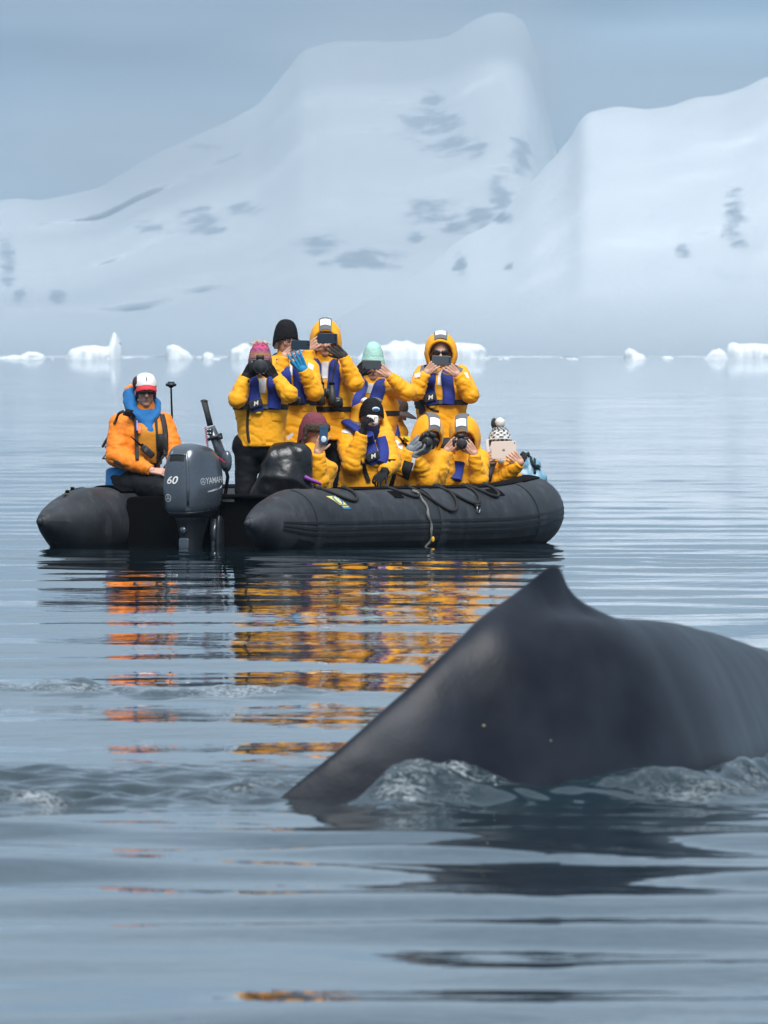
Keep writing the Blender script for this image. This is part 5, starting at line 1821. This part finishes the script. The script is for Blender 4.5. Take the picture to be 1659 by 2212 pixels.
# --- 5: standing at the bow
def p5():
    s = Person('person standing alone at the bow, yellow hood up, sunglasses behind a grey phone', Yat(952, .04), (952, 761), 0, 5)
    s.arm('A', (915, 808), (898, 846), (938, 789), dhand=-.25, dirn=(.72, -.12, .68))
    s.arm('B', (994, 808), (1016, 852), (970, 794), dhand=-.25, dirn=(-.75, -.12, .62))
    s.stand(954, 965, dy=.02)
    s.body(None, ((955, 960), .02))
    s.jacket(JACKET, .205, .16, .205, seed=5)
    s.trousers()
    s.decal('storm_flap_patch', [(950, 801), (962, 801), (959, 833), (946, 833)], REFL, .006)
    s.vest([(931, 812), (927, 838), (930, 858), (934, 876)], [(966, 806), (969, 832), (972, 856), (970, 874)], .098, .098, belt_y=869)
    s.decal('belt_buckle', [(949, 866), (961, 866), (961, 874), (949, 874)], GREYM, .030, .012)
    s.decal('shoulder_patch', [(896, 808), (910, 804), (908, 815), (897, 817)], REFL, .012)
    s.decal('shoulder_patch', [(1002, 806), (1012, 805), (1015, 818), (1006, 815)], REFL, .012)
    s.decal('shoulder_yoke', [(910, 791), (925, 786), (922, 800), (908, 804)], GREY, .005)
    s.decal('shoulder_yoke', [(985, 788), (1003, 796), (1000, 806), (986, 800)], GREY, .005)
    s.strip('loose_strap', [(900, 876), (912, 880), (914, 896)], WEB, .055, .02, .02)
    s.strip('hanging_strap', [(922, 878), (936, 888), (950, 890)], WEB, .016, .008, .008)
    s.hood(fit=(.130, .140, .150), op=(34, 60), pin=10)
    s.sunglasses()
    phone('grey phone held level by the person standing at the bow', s, (954, 779), -.25, .158, .076, GREYM, 2, 0, 3)
p5()

# --- 6: maroon fur hat in profile
def p6():
    Yp = Yat(680, .46)
    s = Person('person in maroon hat with brown fur trim, crouching beside the black dry bag', Yp, (678, 932), 58, 4)
    s.arm('B', (668, 982), (690, 1036), (694, 956), dsh=-.05, dhand=-.24, dirn=(.35, -.1, .92), nrm=(.3, .9, .1), curl=(.25, .4, .35), eldy=-.12)
    s.arm('A', (640, 978), (648, 1030), (676, 1040), dsh=.05, dhand=-.20, dirn=(.8, -.3, -.2), nrm=(0, .3, -1))
    s.body({'A': GLOVEB}, ((668, 1078), .04), neckdrop=.15)
    s.kneel(); 
    s.jacket(JACKET, .18, .16, .19, seed=6, sleeve=(.085, .075, .060))
    s.trousers(DARK)
    s.decal('shoulder_patch', [(618, 944), (632, 934), (634, 940), (622, 951)], REFL, .006)
    s.strip('shoulder_strap', [(652, 978), (662, 1000), (666, 1030)], WEB, .03, .01, .006)
    o = s.beanie(plain((.19, .055, .075)), top=.150, low=.03, width=(.100, .122), lump=.004, back_low=-.12)
    mb = MB()
    for k in range(80):
        a = R(-205 + 230 * k / 79)
        p = s.H(.100 * math.cos(a), .118 * math.sin(a) + .005, .035 + .012 * math.sin(k * 2.1))
        if math.sin(a) > .0: p = s.H(.098 * math.cos(a), .06 * math.sin(a), .02)
        mb.ell(p, (.020, .020, .024), nu=7, nv=5)
    for g in (-1, 1):
        for k in range(6):
            mb.ell(s.H(g * .094, .005 + .006 * k, .02 - .024 * k), (.018, .034, .024), nu=8, nv=6)
    me = remesh(mb, .009, 1, 'fur_trim')
    v = verts_np(me); nn = norms_np(me)
    d = np.array([noise.noise(Vector(a * 75.0)) for a in v]); set_verts(me, v + nn * (d * .008)[:, None] - np.array(s.base))
    link_mesh('fur_trim', me, FUR, o)
    phone('dark blue phone held upright in front of the maroon fur hat', s, (699, 940), -.27, .070, .145, BLUEP, 3, 25, 1, True, -1)
    mb = MB(); p = s.px(699, 949, -.28); mb.ell(p, (.024, .006, .026)); 
    k = mb.build('phone_grip', mat('pale_phone_grip', (.60, .64, .72), .5), None, p); k.location = p
    tag(k, 'round pale grip stuck on the back of the dark blue phone', 'phone grip')
p6()

# --- 7: black beanie, white compact camera
def p7():
    Yp = Yat(790, .42)
    s = Person('person in black beanie with a round blue badge looking through a small white camera', Yp, (803, 899), 8, 4)
    s.arm('A', (748, 946), (762, 1000), (789, 912), dhand=-.22, dirn=(.25, -.15, .95), nrm=(.9, .4, 0), eldy=-.20, curl=(.5, .7, .5))
    s.arm('B', (828, 946), (842, 1000), (818, 1032), dhand=-.26, dirn=(-.5, -.6, -.5), nrm=(0, .4, -1), eldy=-.08)
    s.body({'A': GLOVEB, 'B': GLOVEB}, ((778, 1082), .04), neckdrop=.15)
    s.kneel()
    s.jacket(JACKET, .215, .17, .215, seed=7, sleeve=(.090, .082, .060))
    s.trousers()
    s.decal('shoulder_patch', [(737, 928), (752, 927), (766, 936), (757, 942)], REFL, .006)
    s.decal('shoulder_patch', [(735, 930), (765, 935), (764, 941), (735, 936)], REFL, .006)
    s.vest([(792, 940), (797, 962), (804, 985), (811, 1004)], [(822, 948), (828, 968), (829, 986), (824, 1003)], .10, .085, badge=None, collar=False)
    s.belt(997, s.vroot)
    s.strip('crotch_strap', [(783, 1003), (788, 1022), (796, 1044)], WEB, .035, .012, .01)
    # blue and dark collar of the vest standing up behind the shoulder
    mb = MB(); mb.tube([s.px(736, 912, .02), s.px(748, 912, -.02), s.px(764, 922, -.05), s.px(778, 934, -.08), s.px(786, 944, -.11)], [.042, .055, .055, .05, .045], 12, flat=(1, .5))
    mb.build('vest_collar', VEST, s.vroot, s.base)
    mb = MB(); mb.tube([s.px(752, 903, .06), s.px(766, 912, .02), s.px(780, 920, -.02)], [.035, .045, .04], 12, flat=(1, .45)); mb.build('collar_lining', GREY, s.vroot, s.base)
    o = s.beanie(plain((.011, .011, .013)), top=.145, low=.018, width=(.094, .116), cuff=.45, lump=.002, back_low=-.05)
    # badge on the cuff
    def badge(name, rx, rz, mt, off, parent):
        mb = MB(); ring = []
        for k in range(20):
            a = 2 * math.pi * k / 20
            ring.append(s.H(.018 + rx * math.cos(a), -.104 - off, .062 + rz * math.sin(a)))
        ctr = s.H(.018, -.106 - off, .062)
        b_ = [p + s.hr @ Vector((0, .012, 0)) for p in ring]
        mb.grid([b_, ring], True); n_ = len(mb.v); mb.v.append(tuple(ctr)); 
        for k in range(20): mb.f.append((20 + k, 20 + (k + 1) % 20, n_)); mb.mi.append(0)
        return mb.build(name, mt, parent, s.base)
    b1 = badge('hat_badge', .030, .019, mat('badge_pale', (.55, .68, .80), .5), .006, o)
    badge('badge_centre', .022, .011, mat('badge_blue', (.03, .16, .42), .5), .010, o)
    # lowered hood bunching round the neck
    mb = MB(); mb.tube([s.hc + Vector(p) for p in ((.105, .0, -.17), (.12, .07, -.10), (.06, .13, .03), (-.06, .12, .075), (-.125, .06, .04), (-.125, .03, -.06), (-.10, -.02, -.16))], [.040, .045, .045, .05, .052, .048, .04], 12)
    me = remesh(mb, .013, 3, 'lowered_hood'); v = verts_np(me); nn = norms_np(me)
    d = np.array([noise.fractal(Vector(a * 12.0), 1, 2, 2) for a in v]); set_verts(me, v + nn * (d * .008)[:, None] - np.array(s.base)); lh = link_mesh('lowered_hood', me, JACKET, s.root)
    mb = MB(); mb.ell(s.hc + Vector((.02, .10, .118)), (.062, .05, .030)); mb.build('hood_panel', GREY, lh, s.base)
    mb = MB(); mb.ell(s.hc + Vector((-.052, .085, .118)), (.036, .035, .028)); mb.build('reflective_patch', REFL, lh, s.base)
    # buff round the neck
    mb = MB(); mb.cap(s.neck + Vector((0, -.03, .0)), s.neck + Vector((0, -.035, .075)), .075, .068, 16); mb.build('neck_warmer', NAVY, s.root, s.base)
    p = s.px(804.5, 906, -.20)
    r = empty('camera', p, 'small white compact camera in front of the badged black beanie', 'camera')
    mb = MB(); mb.rbox((0, 0, 0), (.046, .012, .034), Matrix.Rotation(R(4), 3, 'Y'), r=.18); mb.build('camera_body', WHITEP, r)
    mb = MB(); mb.cyl((-.003, -.008, -.001), (-.003, -.030, -.001), .020, .018); l = mb.build('camera_lens', WHITEP, r)
    mb = MB(); mb.ell((-.003, -.031, -.001), (.0105, .003, .0105)); mb.build('front_glass', LENSG, l)
    mb = MB(); mb.rbox((.028, -.012, .022), (.010, .003, .006), r=.3); mb.build('flash', REFL, r)
p7()

# --- 8: half hidden, brown peaked cap
def p8():
    s = Person('person in brown peaked cap half hidden at the far side, looking down to one side', Yat(850, -.42), (852, 888), 72, 22)
    s.arm('B', (862, 934), (858, 985), (872, 1000), dhand=-.18, dirn=(.4, -.6, -.4), nrm=(0, .3, -1), eldy=-.08)
    s.arm('A', (828, 934), (824, 985), (840, 1004), dhand=-.18, dirn=(.4, -.6, -.4), nrm=(0, .3, -1), eldy=-.08)
    s.body({'A': GLOVEB, 'B': GLOVEB}, ((840, 1060), .03), neckdrop=.15)
    s.kneel(floor=.05)
    s.jacket(JACKET, .17, .15, .17, seed=8)
    s.trousers()
    s.strip('life_vest', [(850, 922), (856, 945), (854, 975)], VEST, .08, .05, .018)
    o = s.beanie(plain((.080, .055, .046)), top=.130, low=.030, width=(.090, .112), lump=.002, back_low=-.01)
    rows = []
    for i in range(7):
        rr = .085 + .10 * i / 6
        rows.append([s.H(.085 * math.sin(a) * (1 + .1 * i / 6), -.02 - rr * math.cos(a) * .95, .040 - .02 * (i / 6) - .018 * abs(math.sin(a))) for a in np.linspace(-1.3, 1.3, 15)])
    mb = MB(); mb.grid(rows); mb.grid([[p + Vector((0, 0, -.008)) for p in r] for r in rows])
    mb.build('cap_peak', mat('brown_felt', (.085, .062, .055), .85), o, s.base)
p8()

# --- 9: hood, grey gloves
def p9():
    s = Person('crouching person with yellow hood up and grey gloves gripping a camera turned sideways', Yat(905, .44), (924, 940), 16, 17, 10)
    s.arm('A', (862, 966), (873, 1010), (903, 955), dhand=-.22, dirn=(.70, -.15, .65), eldy=-.20)
    s.arm('B', (948, 992), (922, 1036), (918, 974), dhand=-.26, dirn=(.78, -.35, .42), nrm=(-.1, .35, .95), eldy=-.16, thumb=(0, .6, .6))
    s.body({'A': GLOVEG, 'B': GLOVEG}, ((893, 1084), .05), neckdrop=.14)
    s.kneel()
    s.jacket(JACKET, .21, .17, .20, seed=9, sleeve=(.084, .074, .056))
    s.trousers()
    s.decal('shoulder_patch', [(845, 958), (858, 953), (872, 966), (868, 974)], REFL, .006)
    s.decal('yellow_yoke', [(868, 943), (887, 942), (886, 956), (875, 960)], mat('lemon_cloth', (.80, .62, .03), .6), .008)
    s.strip('shoulder_strap', [(862, 944), (872, 957), (880, 968)], WEB, .03, .012, .010)
    s.strip('white_piping', [(896, 992), (892, 1006), (888, 1018)], REFL, .03, .012, .012)
    s.strip('life_vest', [(884, 1000), (878, 1018), (874, 1034)], WEB, .08, .03, .012)
    s.hood(fit=(.124, .146, .158), op=(24, 62))
    dslr('black camera tilted in the grey-gloved hands beside the boat side', s, (925, 953), -.23, -6, 6, 32, 1.0, (.040, .07))
p9()

# --- 10: hood, bare hands
def p10():
    s = Person('crouching person with yellow hood up holding a black camera in bare hands', Yat(1002, .44), (1003, 942), -6, 17, -6)
    s.arm('A', (963, 992), (966, 1034), (981, 958), dhand=-.23, dirn=(.70, -.15, .66), eldy=-.17)
    s.arm('B', (1036, 992), (1034, 1034), (1011, 962), dhand=-.23, dirn=(-.60, -.15, .76), eldy=-.17)
    s.body(None, ((1000, 1084), .05), neckdrop=.14)
    s.kneel()
    s.jacket(JACKET, .20, .17, .195, seed=10, sleeve=(.080, .072, .055))
    s.trousers()
    s.decal('chest_patch', [(940, 992), (955, 993), (954, 1003), (943, 1003)], REFL, .006)
    s.strip('life_vest', [(992, 1004), (988, 1022), (984, 1040)], VEST, .11, .05, .012)
    s.hood(fit=(.124, .146, .158), op=(24, 62))
    dslr('black camera pointed straight ahead between the bare hands of a hooded person', s, (996, 957), -.23, 4, 2, 0, .98, (.042, .075))
    # binocular strap standing beside the shoulder
    s.strip('neck_strap', [s.px(960, 978, -.10), s.px(962, 962, -.12), s.px(965, 946, -.08)], WEB, .055, .012)
p10()

# --- 11: bobble hat and tablet
def p11():
    s = Person('person in black and white bobble hat holding up a pale tablet at the bow', Yat(1078, .42), (1080, 956), 6, 6)
    s.arm('A', (1040, 996), (1046, 1040), (1061, 985), dhand=-.23, dirn=(.80, -.1, .50), eldy=-.17)
    s.arm('B', (1106, 1000), (1080, 1038), (1108, 984), dhand=-.25, dirn=(-.72, -.1, .66), eldy=-.12)
    s.body(None, ((1072, 1084), .05), neckdrop=.145)
    s.kneel()
    s.jacket(JACKET, .19, .16, .18, seed=11, sleeve=(.080, .072, .056))
    s.trousers()
    s.strip('shoulder_strap', [(1029, 966), (1034, 978), (1038, 992)], WEB, .035, .012, .008)
    s.decal('yellow_yoke', [(1030, 962), (1040, 964), (1040, 976), (1032, 976)], mat('lemon_cloth_panel', (.80, .62, .03), .6), .008)
    s.strip('life_vest', [(1060, 1004), (1052, 1022), (1048, 1040)], WEB, .12, .04, .012)
    def col(f, a):
        if f < .14: return (.03, .028, .026) if math.sin(a * 30) > 0 else (.30, .24, .20)
        if .14 <= f < .55:
            return (.72, .72, .70) if math.sin(a * 9) * math.cos(f * 30) > -.25 else (.025, .025, .028)
        return (.025, .03, .03) if math.sin(a * 11 + f * 25) > -.4 else (.55, .56, .55)
    o = s.beanie(col, top=.130, low=.02, width=(.094, .114), cuff=.14, lump=.004, back_low=-.05)
    for p, r_, c in ((s.H(.0, .01, .158), .040, (.78, .77, .74)), ):
        mb = MB(); mb.ell(p, (r_, r_, r_), nu=24, nv=16)
        v = [Vector(q) for q in mb.v]; mb.v = [tuple(q + (q - p) * (.16 * noise.noise(q * 90))) for q in v]
        mb.build('bobble', mat('white_wool', c, .9, bump=(120, 1, .01)), o, s.base)
    mb = MB(); p = s.H(-.045, .03, .150); mb.ell(p, (.026, .03, .045), nu=16, nv=10); mb.build('hat_tab', mat('dark_wool', (.025, .028, .028), .9), o, s.base)
    for (x_, y_) in ((1086, 999), (1069, 1007)):
        p = s.hit(x_, y_, None, .05); r_ = .030 if x_ > 1075 else .022
        mb = MB(); mb.ell(p, (r_, r_, r_), nu=20, nv=12); v = [Vector(q) for q in mb.v]; mb.v = [tuple(q + (q - p) * (.16 * noise.noise(q * 90))) for q in v]
        mb.tube([p, p + Vector((-.01, .01, .09)), s.H(-.085 if x_ < 1075 else .085, .0, .02)], .004, 5)
        mb.build('dangling_bobble', mat('white_wool_bobble', (.78, .77, .74), .9, bump=(120, 1, .01)), o, s.base)
    s.strip('white_ear_band', [s.H(-.098, -.01, .03), s.H(-.105, -.02, -.03), s.H(-.09, -.03, -.085)], REFL, .03, .012)
    p = s.px(1088, 972, -.24)
    r = empty('tablet', p, 'pale pink tablet held up flat by the bobble-hat person', 'tablet')
    rot = Matrix.Rotation(R(-2), 3, 'Y')
    mb = MB(); mb.rbox((0, 0, 0), (.100, .005, .070), rot, r=.07, n=9); mb.build('tablet_back', CREAM, r, sharp=40)
    mb = MB(); mb.rbox((0, .005, 0), (.094, .002, .064), rot, r=.05); mb.build('screen', LENSG, r, sharp=40)
    G2 = mat('tablet_mark', (.30, .24, .20), .35, metal=.5)
    mb = MB(); mb.ell((-.004, -.0055, -.001), (.0078, .0012, .0085)); mb.ell((.0035, -.0055, -.001), (.0078, .0012, .0085)); mb.ell((.002, -.0055, .0115), (.0018, .001, .0036), Matrix.Rotation(R(30), 3, 'Y')); mb.build('back_emblem', G2, r)
    mb = MB(); mb.cyl((.086, -.004, .056), (.086, -.0065, .056), .005, n=12); mb.build('camera_lens', LENSG, r)
p11()

# --- the driver on the port tube
def p12():
    s = Person('boat driver in orange jacket, blue hood, white cap and sunglasses sitting beside the outboard motor', 93.85, (314.5, 847), 6, 2, group='')
    s.arm('A', (258, 916), (251, 985), (350, 1019), dsh=.03, dhand=-.30, dirn=(.92, -.25, -.10), nrm=(.1, .5, -.8), eldy=-.10, thumb=(0, -.3, .8), curl=(.35, .6, .4))
    s.arm('B', (352, 914), (371, 965), (366, 1012), dsh=.02, dhand=-.22, dirn=(-.3, -.6, -.5), nrm=(-.3, .3, -.8), eldy=-.08)
    hip = s.px(287, 1040, .06)
    s.leg(hip + Vector((-.07, -.04, 0)), s.px(352, 1058, -.36), s.px(366, 1140, -.20))
    s.leg(hip + Vector((.10, .0, 0)), s.px(378, 1050, -.22), s.px(396, 1130, -.06))
    s.body({'B': GLOVEB}, ((292, 1046), .06), stubble=(.36, .22, .16), neckdrop=.155, eyes=False, skin=(.56, .32, .24))
    s.jacket(ORANGE, .185, .155, .20, seed=12, sleeve=(.084, .076, .055), name='jacket', collar=.075)
    s.trousers(DARK, (.115, .088, .07))
    # blue layer showing below the jacket, and the big blue hood
    mb = MB(); rows = []
    for i in range(6):
        f = i / 5; c = s.hem + Vector((-.040, -.0, -.06 + .19 * f)); w, d_ = .200 - .012 * f, .165
        rows.append([c + Vector((w * sq(a, .8)[0], d_ * sq(a, .8)[1], .0)) for a in np.linspace(0, 2 * math.pi, 29)[:-1]])
    mb.grid(rows, True, True); me = remesh(mb, .016, 8, 'blue_hem'); v = verts_np(me); nn = norms_np(me)
    d = np.array([noise.fractal(Vector(a * 9.0), 1, 2, 2) for a in v]); set_verts(me, v + nn * (d * .007)[:, None] - np.array(s.base)); link_mesh('blue_hem', me, BLUE, s.root)
    mb = MB()
    mb.tube([s.hc + Vector(p) for p in ((-.02, -.070, -.225), (-.085, -.040, -.180), (-.118, .03, -.085), (-.125, .085, -.020), (-.07, .13, .0), (.03, .13, -.04), (.095, .07, -.09), (.090, -.02, -.170), (.04, -.075, -.225), (-.02, -.070, -.225))],
            [.036, .046, .056, .058, .050, .040, .032, .032, .036, .036], 14)
    mb.tube([s.hc + Vector(p) for p in ((-.06, -.02, -.160), (0, -.045, -.175), (.06, -.02, -.160))], [.038, .040, .038], 12)
    mb.cap(s.hc + Vector((.0, -.02, -.21)), s.hc + Vector((.028, -.095, -.31)), .070, .052)
    me = remesh(mb, .0125, 3, 'blue_hood'); v = verts_np(me); nn = norms_np(me)
    d = np.array([noise.fractal(Vector((a[0] * 14, a[1] * 14, a[2] * 10)), 1, 2, 2) for a in v]); set_verts(me, v + nn * (d * .011)[:, None] - np.array(s.base)); bh = link_mesh('blue_hood', me, BLUE, s.root)
    mb = MB(); mb.tube([s.hc + Vector(p) for p in ((-.160, .10, .015), (-.13, .13, .040), (-.08, .15, .045))], [.012, .020, .014], 10); mb.build('hood_edge', ORANGE, bh, s.base)
    # black float vest worn on top: straps, amber chest panel, pockets
    vest = s.decal('float_vest', [(285, 912), (345, 912), (343, 1005), (290, 1000)], AMBER, .012, .03, 12, 12, bulge=.012)
    s.strip('vest_strap', [(278, 888), (284, 904), (287, 925), (288, 965), (290, 995)], WEB, .030, .010, .026, vest)
    s.strip('vest_strap', [(270, 890), (283, 897), (298, 908)], WEB, .060, .014, .012, vest)
    s.strip('vest_strap', [(343, 897), (348, 915), (352, 940), (352, 985)], WEB, .040, .012, .020, vest)
    s.strip('zip_edge', [(330, 905), (332, 940), (334, 1000)], WEB, .020, .012, .034, vest)
    s.decal('chest_pocket', [(334, 940), (354, 938), (354, 975), (334, 977)], WEB, .034, .03, 6, 6, vest, .012)
    s.decal('lower_pocket', [(334, 980), (352, 978), (350, 1003), (334, 1003)], BLACKPOCKET, .034, .03, 5, 5, vest, .01)
    s.decal('whistle', [(291, 918), (298, 918), (297, 938), (291, 938)], mat('orange_plastic', (.75, .16, .03), .5), .045, .012, 3, 3, vest)
    s.decal('lilac_cord', [(287, 910), (290, 910), (291, 932), (288, 932)], mat('lilac_cord', (.30, .26, .62), .7), .046, .008, 2, 4, vest)
    s.strip('arm_strap', [(238, 918), (244, 905), (256, 893), (268, 888)], WEB, .022, .010, .010)
    s.strip('waist_belt', [(238, 1000), (248, 1003), (262, 1010)], WEB, .030, .010, .003)
    mb = MB(); a0 = s.px(240, 955, .05); mb.rbox(a0 + Vector((-.045, 0, 0)), (.012, .02, .05), Matrix.Rotation(R(30), 3, 'Y'), r=.3); mb.tube([s.px(243, 985, .03), s.px(230, 980, .03), s.px(222, 990, .02), s.px(236, 992, .02)], .010, 8); mb.tube([s.px(246, 955, .05), s.px(228, 968, .04)], .014, 8)
    mb.build('strap_end', WEB, s.root, s.base)
    s.decal('cuff_band', [(325, 1004), (332, 1002), (332, 1020), (326, 1022)], NAVY, .004, .006, 3, 4)
    # cap with a red peak
    cap_ = s.beanie(plain((.80, .79, .78)), mat('white_cap_cloth', (.80, .79, .78), .7), top=.150, low=.052, width=(.090, .112), lump=.0015, back_low=.03, name='cap')
    rows = []
    for i in range(7):
        q = i / 6
        rows.append([s.H((.078 + .006 * q) * math.sin(a), -.055 - (.055 + .040 * q) * math.cos(a), .062 - .030 * q - .020 * (math.sin(a) ** 2)) for a in np.linspace(-1.45, 1.45, 21)])
    mb = MB(); mb.grid(rows); mb.grid([[p + Vector((0, 0, -.008)) for p in r] for r in rows]); mb.grid([rows[-1], [p + Vector((0, 0, -.008)) for p in rows[-1]]])
    mb.build('cap_peak', mat('red_cap_cloth', (.55, .025, .035), .6), cap_, s.base)
    mb = MB(); mb.ell(s.H(-.062, .03, .07), (.040, .085, .055), s.hr); mb.build('cap_back', mat('dark_red_mesh', (.05, .012, .014), .8), cap_, s.base)
    mb = MB(); mb.rbox(s.H(.0, -.104, .112), (.004, .004, .016), s.hr, r=.3); mb.build('cap_mark', GREYM, cap_, s.base)
    s.hair(HAIR, -.055, w=(.082, .104))
    s.sunglasses()
    # radio clipped to the chest strap
    c = s.hit(312, 978, None, .065)
    r = empty('radio', c, 'black hand-held radio with a stub aerial on the chest of the boat driver', 'radio')
    rot = Matrix.Rotation(R(-45), 3, 'Y')
    rot = Matrix.Rotation(R(-48), 3, 'Y')
    mb = MB(); mb.rbox((0, 0, 0), (.028, .016, .062), rot, r=.2); mb.build('radio_body', PLASTIC, r, sharp=40)
    mb = MB(); mb.tube([rot @ Vector((.0, 0, .06)), rot @ Vector((.0, 0, .105)), rot @ Vector((.0, .0, .175))], [.009, .008, .004], 8); mb.build('aerial', BLACK, r)
    mb = MB(); mb.rbox(rot @ Vector((0, -.017, .018)), (.016, .003, .014), rot, r=.2); mb.build('display', GREYM, r)
    mb = MB(); mb.cyl(rot @ Vector((.014, 0, .06)), rot @ Vector((.014, 0, .074)), .007); mb.build('knob', BLACK, r)
    # stern light pole behind the driver
    b0 = P(377, 1060, 94.6); t0_ = P(369.5, 838, 94.6)
    r = empty('light_pole', b0, 'thin black pole with a small lamp head rising behind the boat driver', 'light pole')
    mb = MB(); mb.tube([(0, 0, -.25), (0, 0, 0), t0_ - b0], [.012, .012, .0075], 8); mb.build('pole', BLACK, r)
    mb = MB(); mb.cyl((t0_ - b0) * .42, (t0_ - b0) * .45, .020); mb.build('pole_joint', BLACK, r)
    mb = MB(); q = t0_ - b0; mb.tube([q, q + Vector((0, 0, .012)), q + Vector((0, 0, .014)), q + Vector((0, 0, .034)), q + Vector((0, 0, .036)), q + Vector((0, 0, .050))], [.010, .026, .042, .044, .030, .026], 16); mb.build('lamp_head', ENGD, r)
p12()

# ================================================================== loose things in the boat
def sack(name, label, cat, blobs, mt, Y, seed, amp=.02, vox=.015):
    mb = MB()
    for (x, y, dy, r) in blobs:
        p = P(x, y, Y + dy); mb.ell(p, r)
    me = remesh(mb, vox, 26, name)
    v = verts_np(me); nn = norms_np(me)
    d = np.array([noise.fractal(Vector((a[0] * 5 + seed, a[1] * 5, a[2] * 6)), .8, 2, 3) - 1.0 * max(0, 1 - 5 * abs(noise.noise(Vector((a[0] * 5 + seed + a[2] * 3, a[1] * 5, a[2] * 4 - a[0] * 4))))) for a in v])
    base = Vector(v.mean(0)); base.z = v[:, 2].min()
    set_verts(me, v + nn * (d * amp)[:, None] - np.array(base))
    o = link_mesh(name, me, mt); o.location = base
    return tag(o, label, cat)
def bagcaps():
    Yb = Yat(610, .42); mb = MB(); q = lambda x, y, d=0: P(x, y, Yb + d)
    mb.cap(q(610, 990), q(642, 988), .115, .105, 20); mb.cap(q(606, 995), q(588, 1058), .12, .13, 20); mb.cap(q(643, 995), q(632, 1060), .105, .13, 20)
    mb.ell(q(614, 1030), (.17, .15, .22)); mb.cap(q(590, 1066), q(650, 1062), .12, .10, 20); mb.cap(q(575, 1062), q(566, 1072), .10, .09, 20)
    me = remesh(mb, .014, 12, 'dry_bag')
    v = verts_np(me); nn = norms_np(me)
    d = np.array([.6 * noise.fractal(Vector((a[0] * 3.2, a[1] * 3, a[2] * 3)), .8, 2, 2)
                  + 1.1 * max(0, 1 - 3.2 * abs(noise.noise(Vector((a[0] * 4.5 + a[2] * 3.5, a[1] * 4, a[2] * 4 - a[0] * 2.0 + 5))))) for a in v])
    base = Vector(v.mean(0)); base.z = v[:, 2].min()
    set_verts(me, v + nn * (d * .020)[:, None] - np.array(base))
    o = link_mesh('dry_bag', me, SHINY); o.location = base
    return tag(o, 'big slumped black waterproof bag at the stern beside the striped-hat person', 'bag')
bag = bagcaps()
mb = MB(); c = P(650, 1036, Yat(650, .55)); 
pts = [P(658, 1030, Yat(658, .62)), P(668, 1036, Yat(668, .64)), P(682, 1041, Yat(682, .68)), P(694, 1046, Yat(694, .72))]
mb.tube(pts, [.03, .034, .03, .02], 10, flat=(1, .5)); o = mb.build('bag_strap', mat('violet_cloth', (.26, .06, .36), .6), bag, bag.location)
sack('bow_bag', 'pale blue plastic bag stowed under the rope heap at the bow', 'bag', [(1134, 1024, 0, (.11, .10, .15)), (1146, 1016, .05, (.10, .10, .12)), (1122, 1042, 0, (.13, .10, .10)), (1150, 1036, 0, (.12, .1, .1))], mat('pale_blue_plastic', (.16, .33, .45), .35, var=.25, var_scale=7), Yat(1132, .20), 9, .018)
# heap of black mooring rope over the bow
rg = random.Random(8); pts = []
prof = [(1110, 1040), (1124, 1030), (1130, 990), (1138, 978), (1150, 990), (1158, 1008), (1166, 1022), (1160, 1036), (1146, 1030), (1140, 1002), (1128, 998), (1134, 985), (1148, 996), (1154, 1012), (1152, 1030), (1138, 1036), (1150, 1040), (1164, 1030), (1168, 1016), (1156, 1004), (1142, 984), (1128, 980)]
Yb = Yat(1140, .16)
for i in range(len(prof) * 6):
    f = i / 6; k = int(f) % len(prof); k2 = min(k + 1, len(prof) - 1); u = f - int(f)
    x_ = prof[k][0] * (1 - u) + prof[k2][0] * u; y_ = prof[k][1] * (1 - u) + prof[k2][1] * u
    pts.append(P(x_ + 2.5 * math.sin(i * .8), y_ + 2.5 * math.cos(i * 1.1), Yb - .10 + .10 * math.sin(i * .37)))
mb = MB(); mb.tube(pts, .0115, 7); base = pts[0].copy()
o = mb.build('mooring_rope', ROPE, None, base); o.location = base
tag(o, 'tangled heap of black mooring rope lying over the pale blue bag at the bow', 'rope')
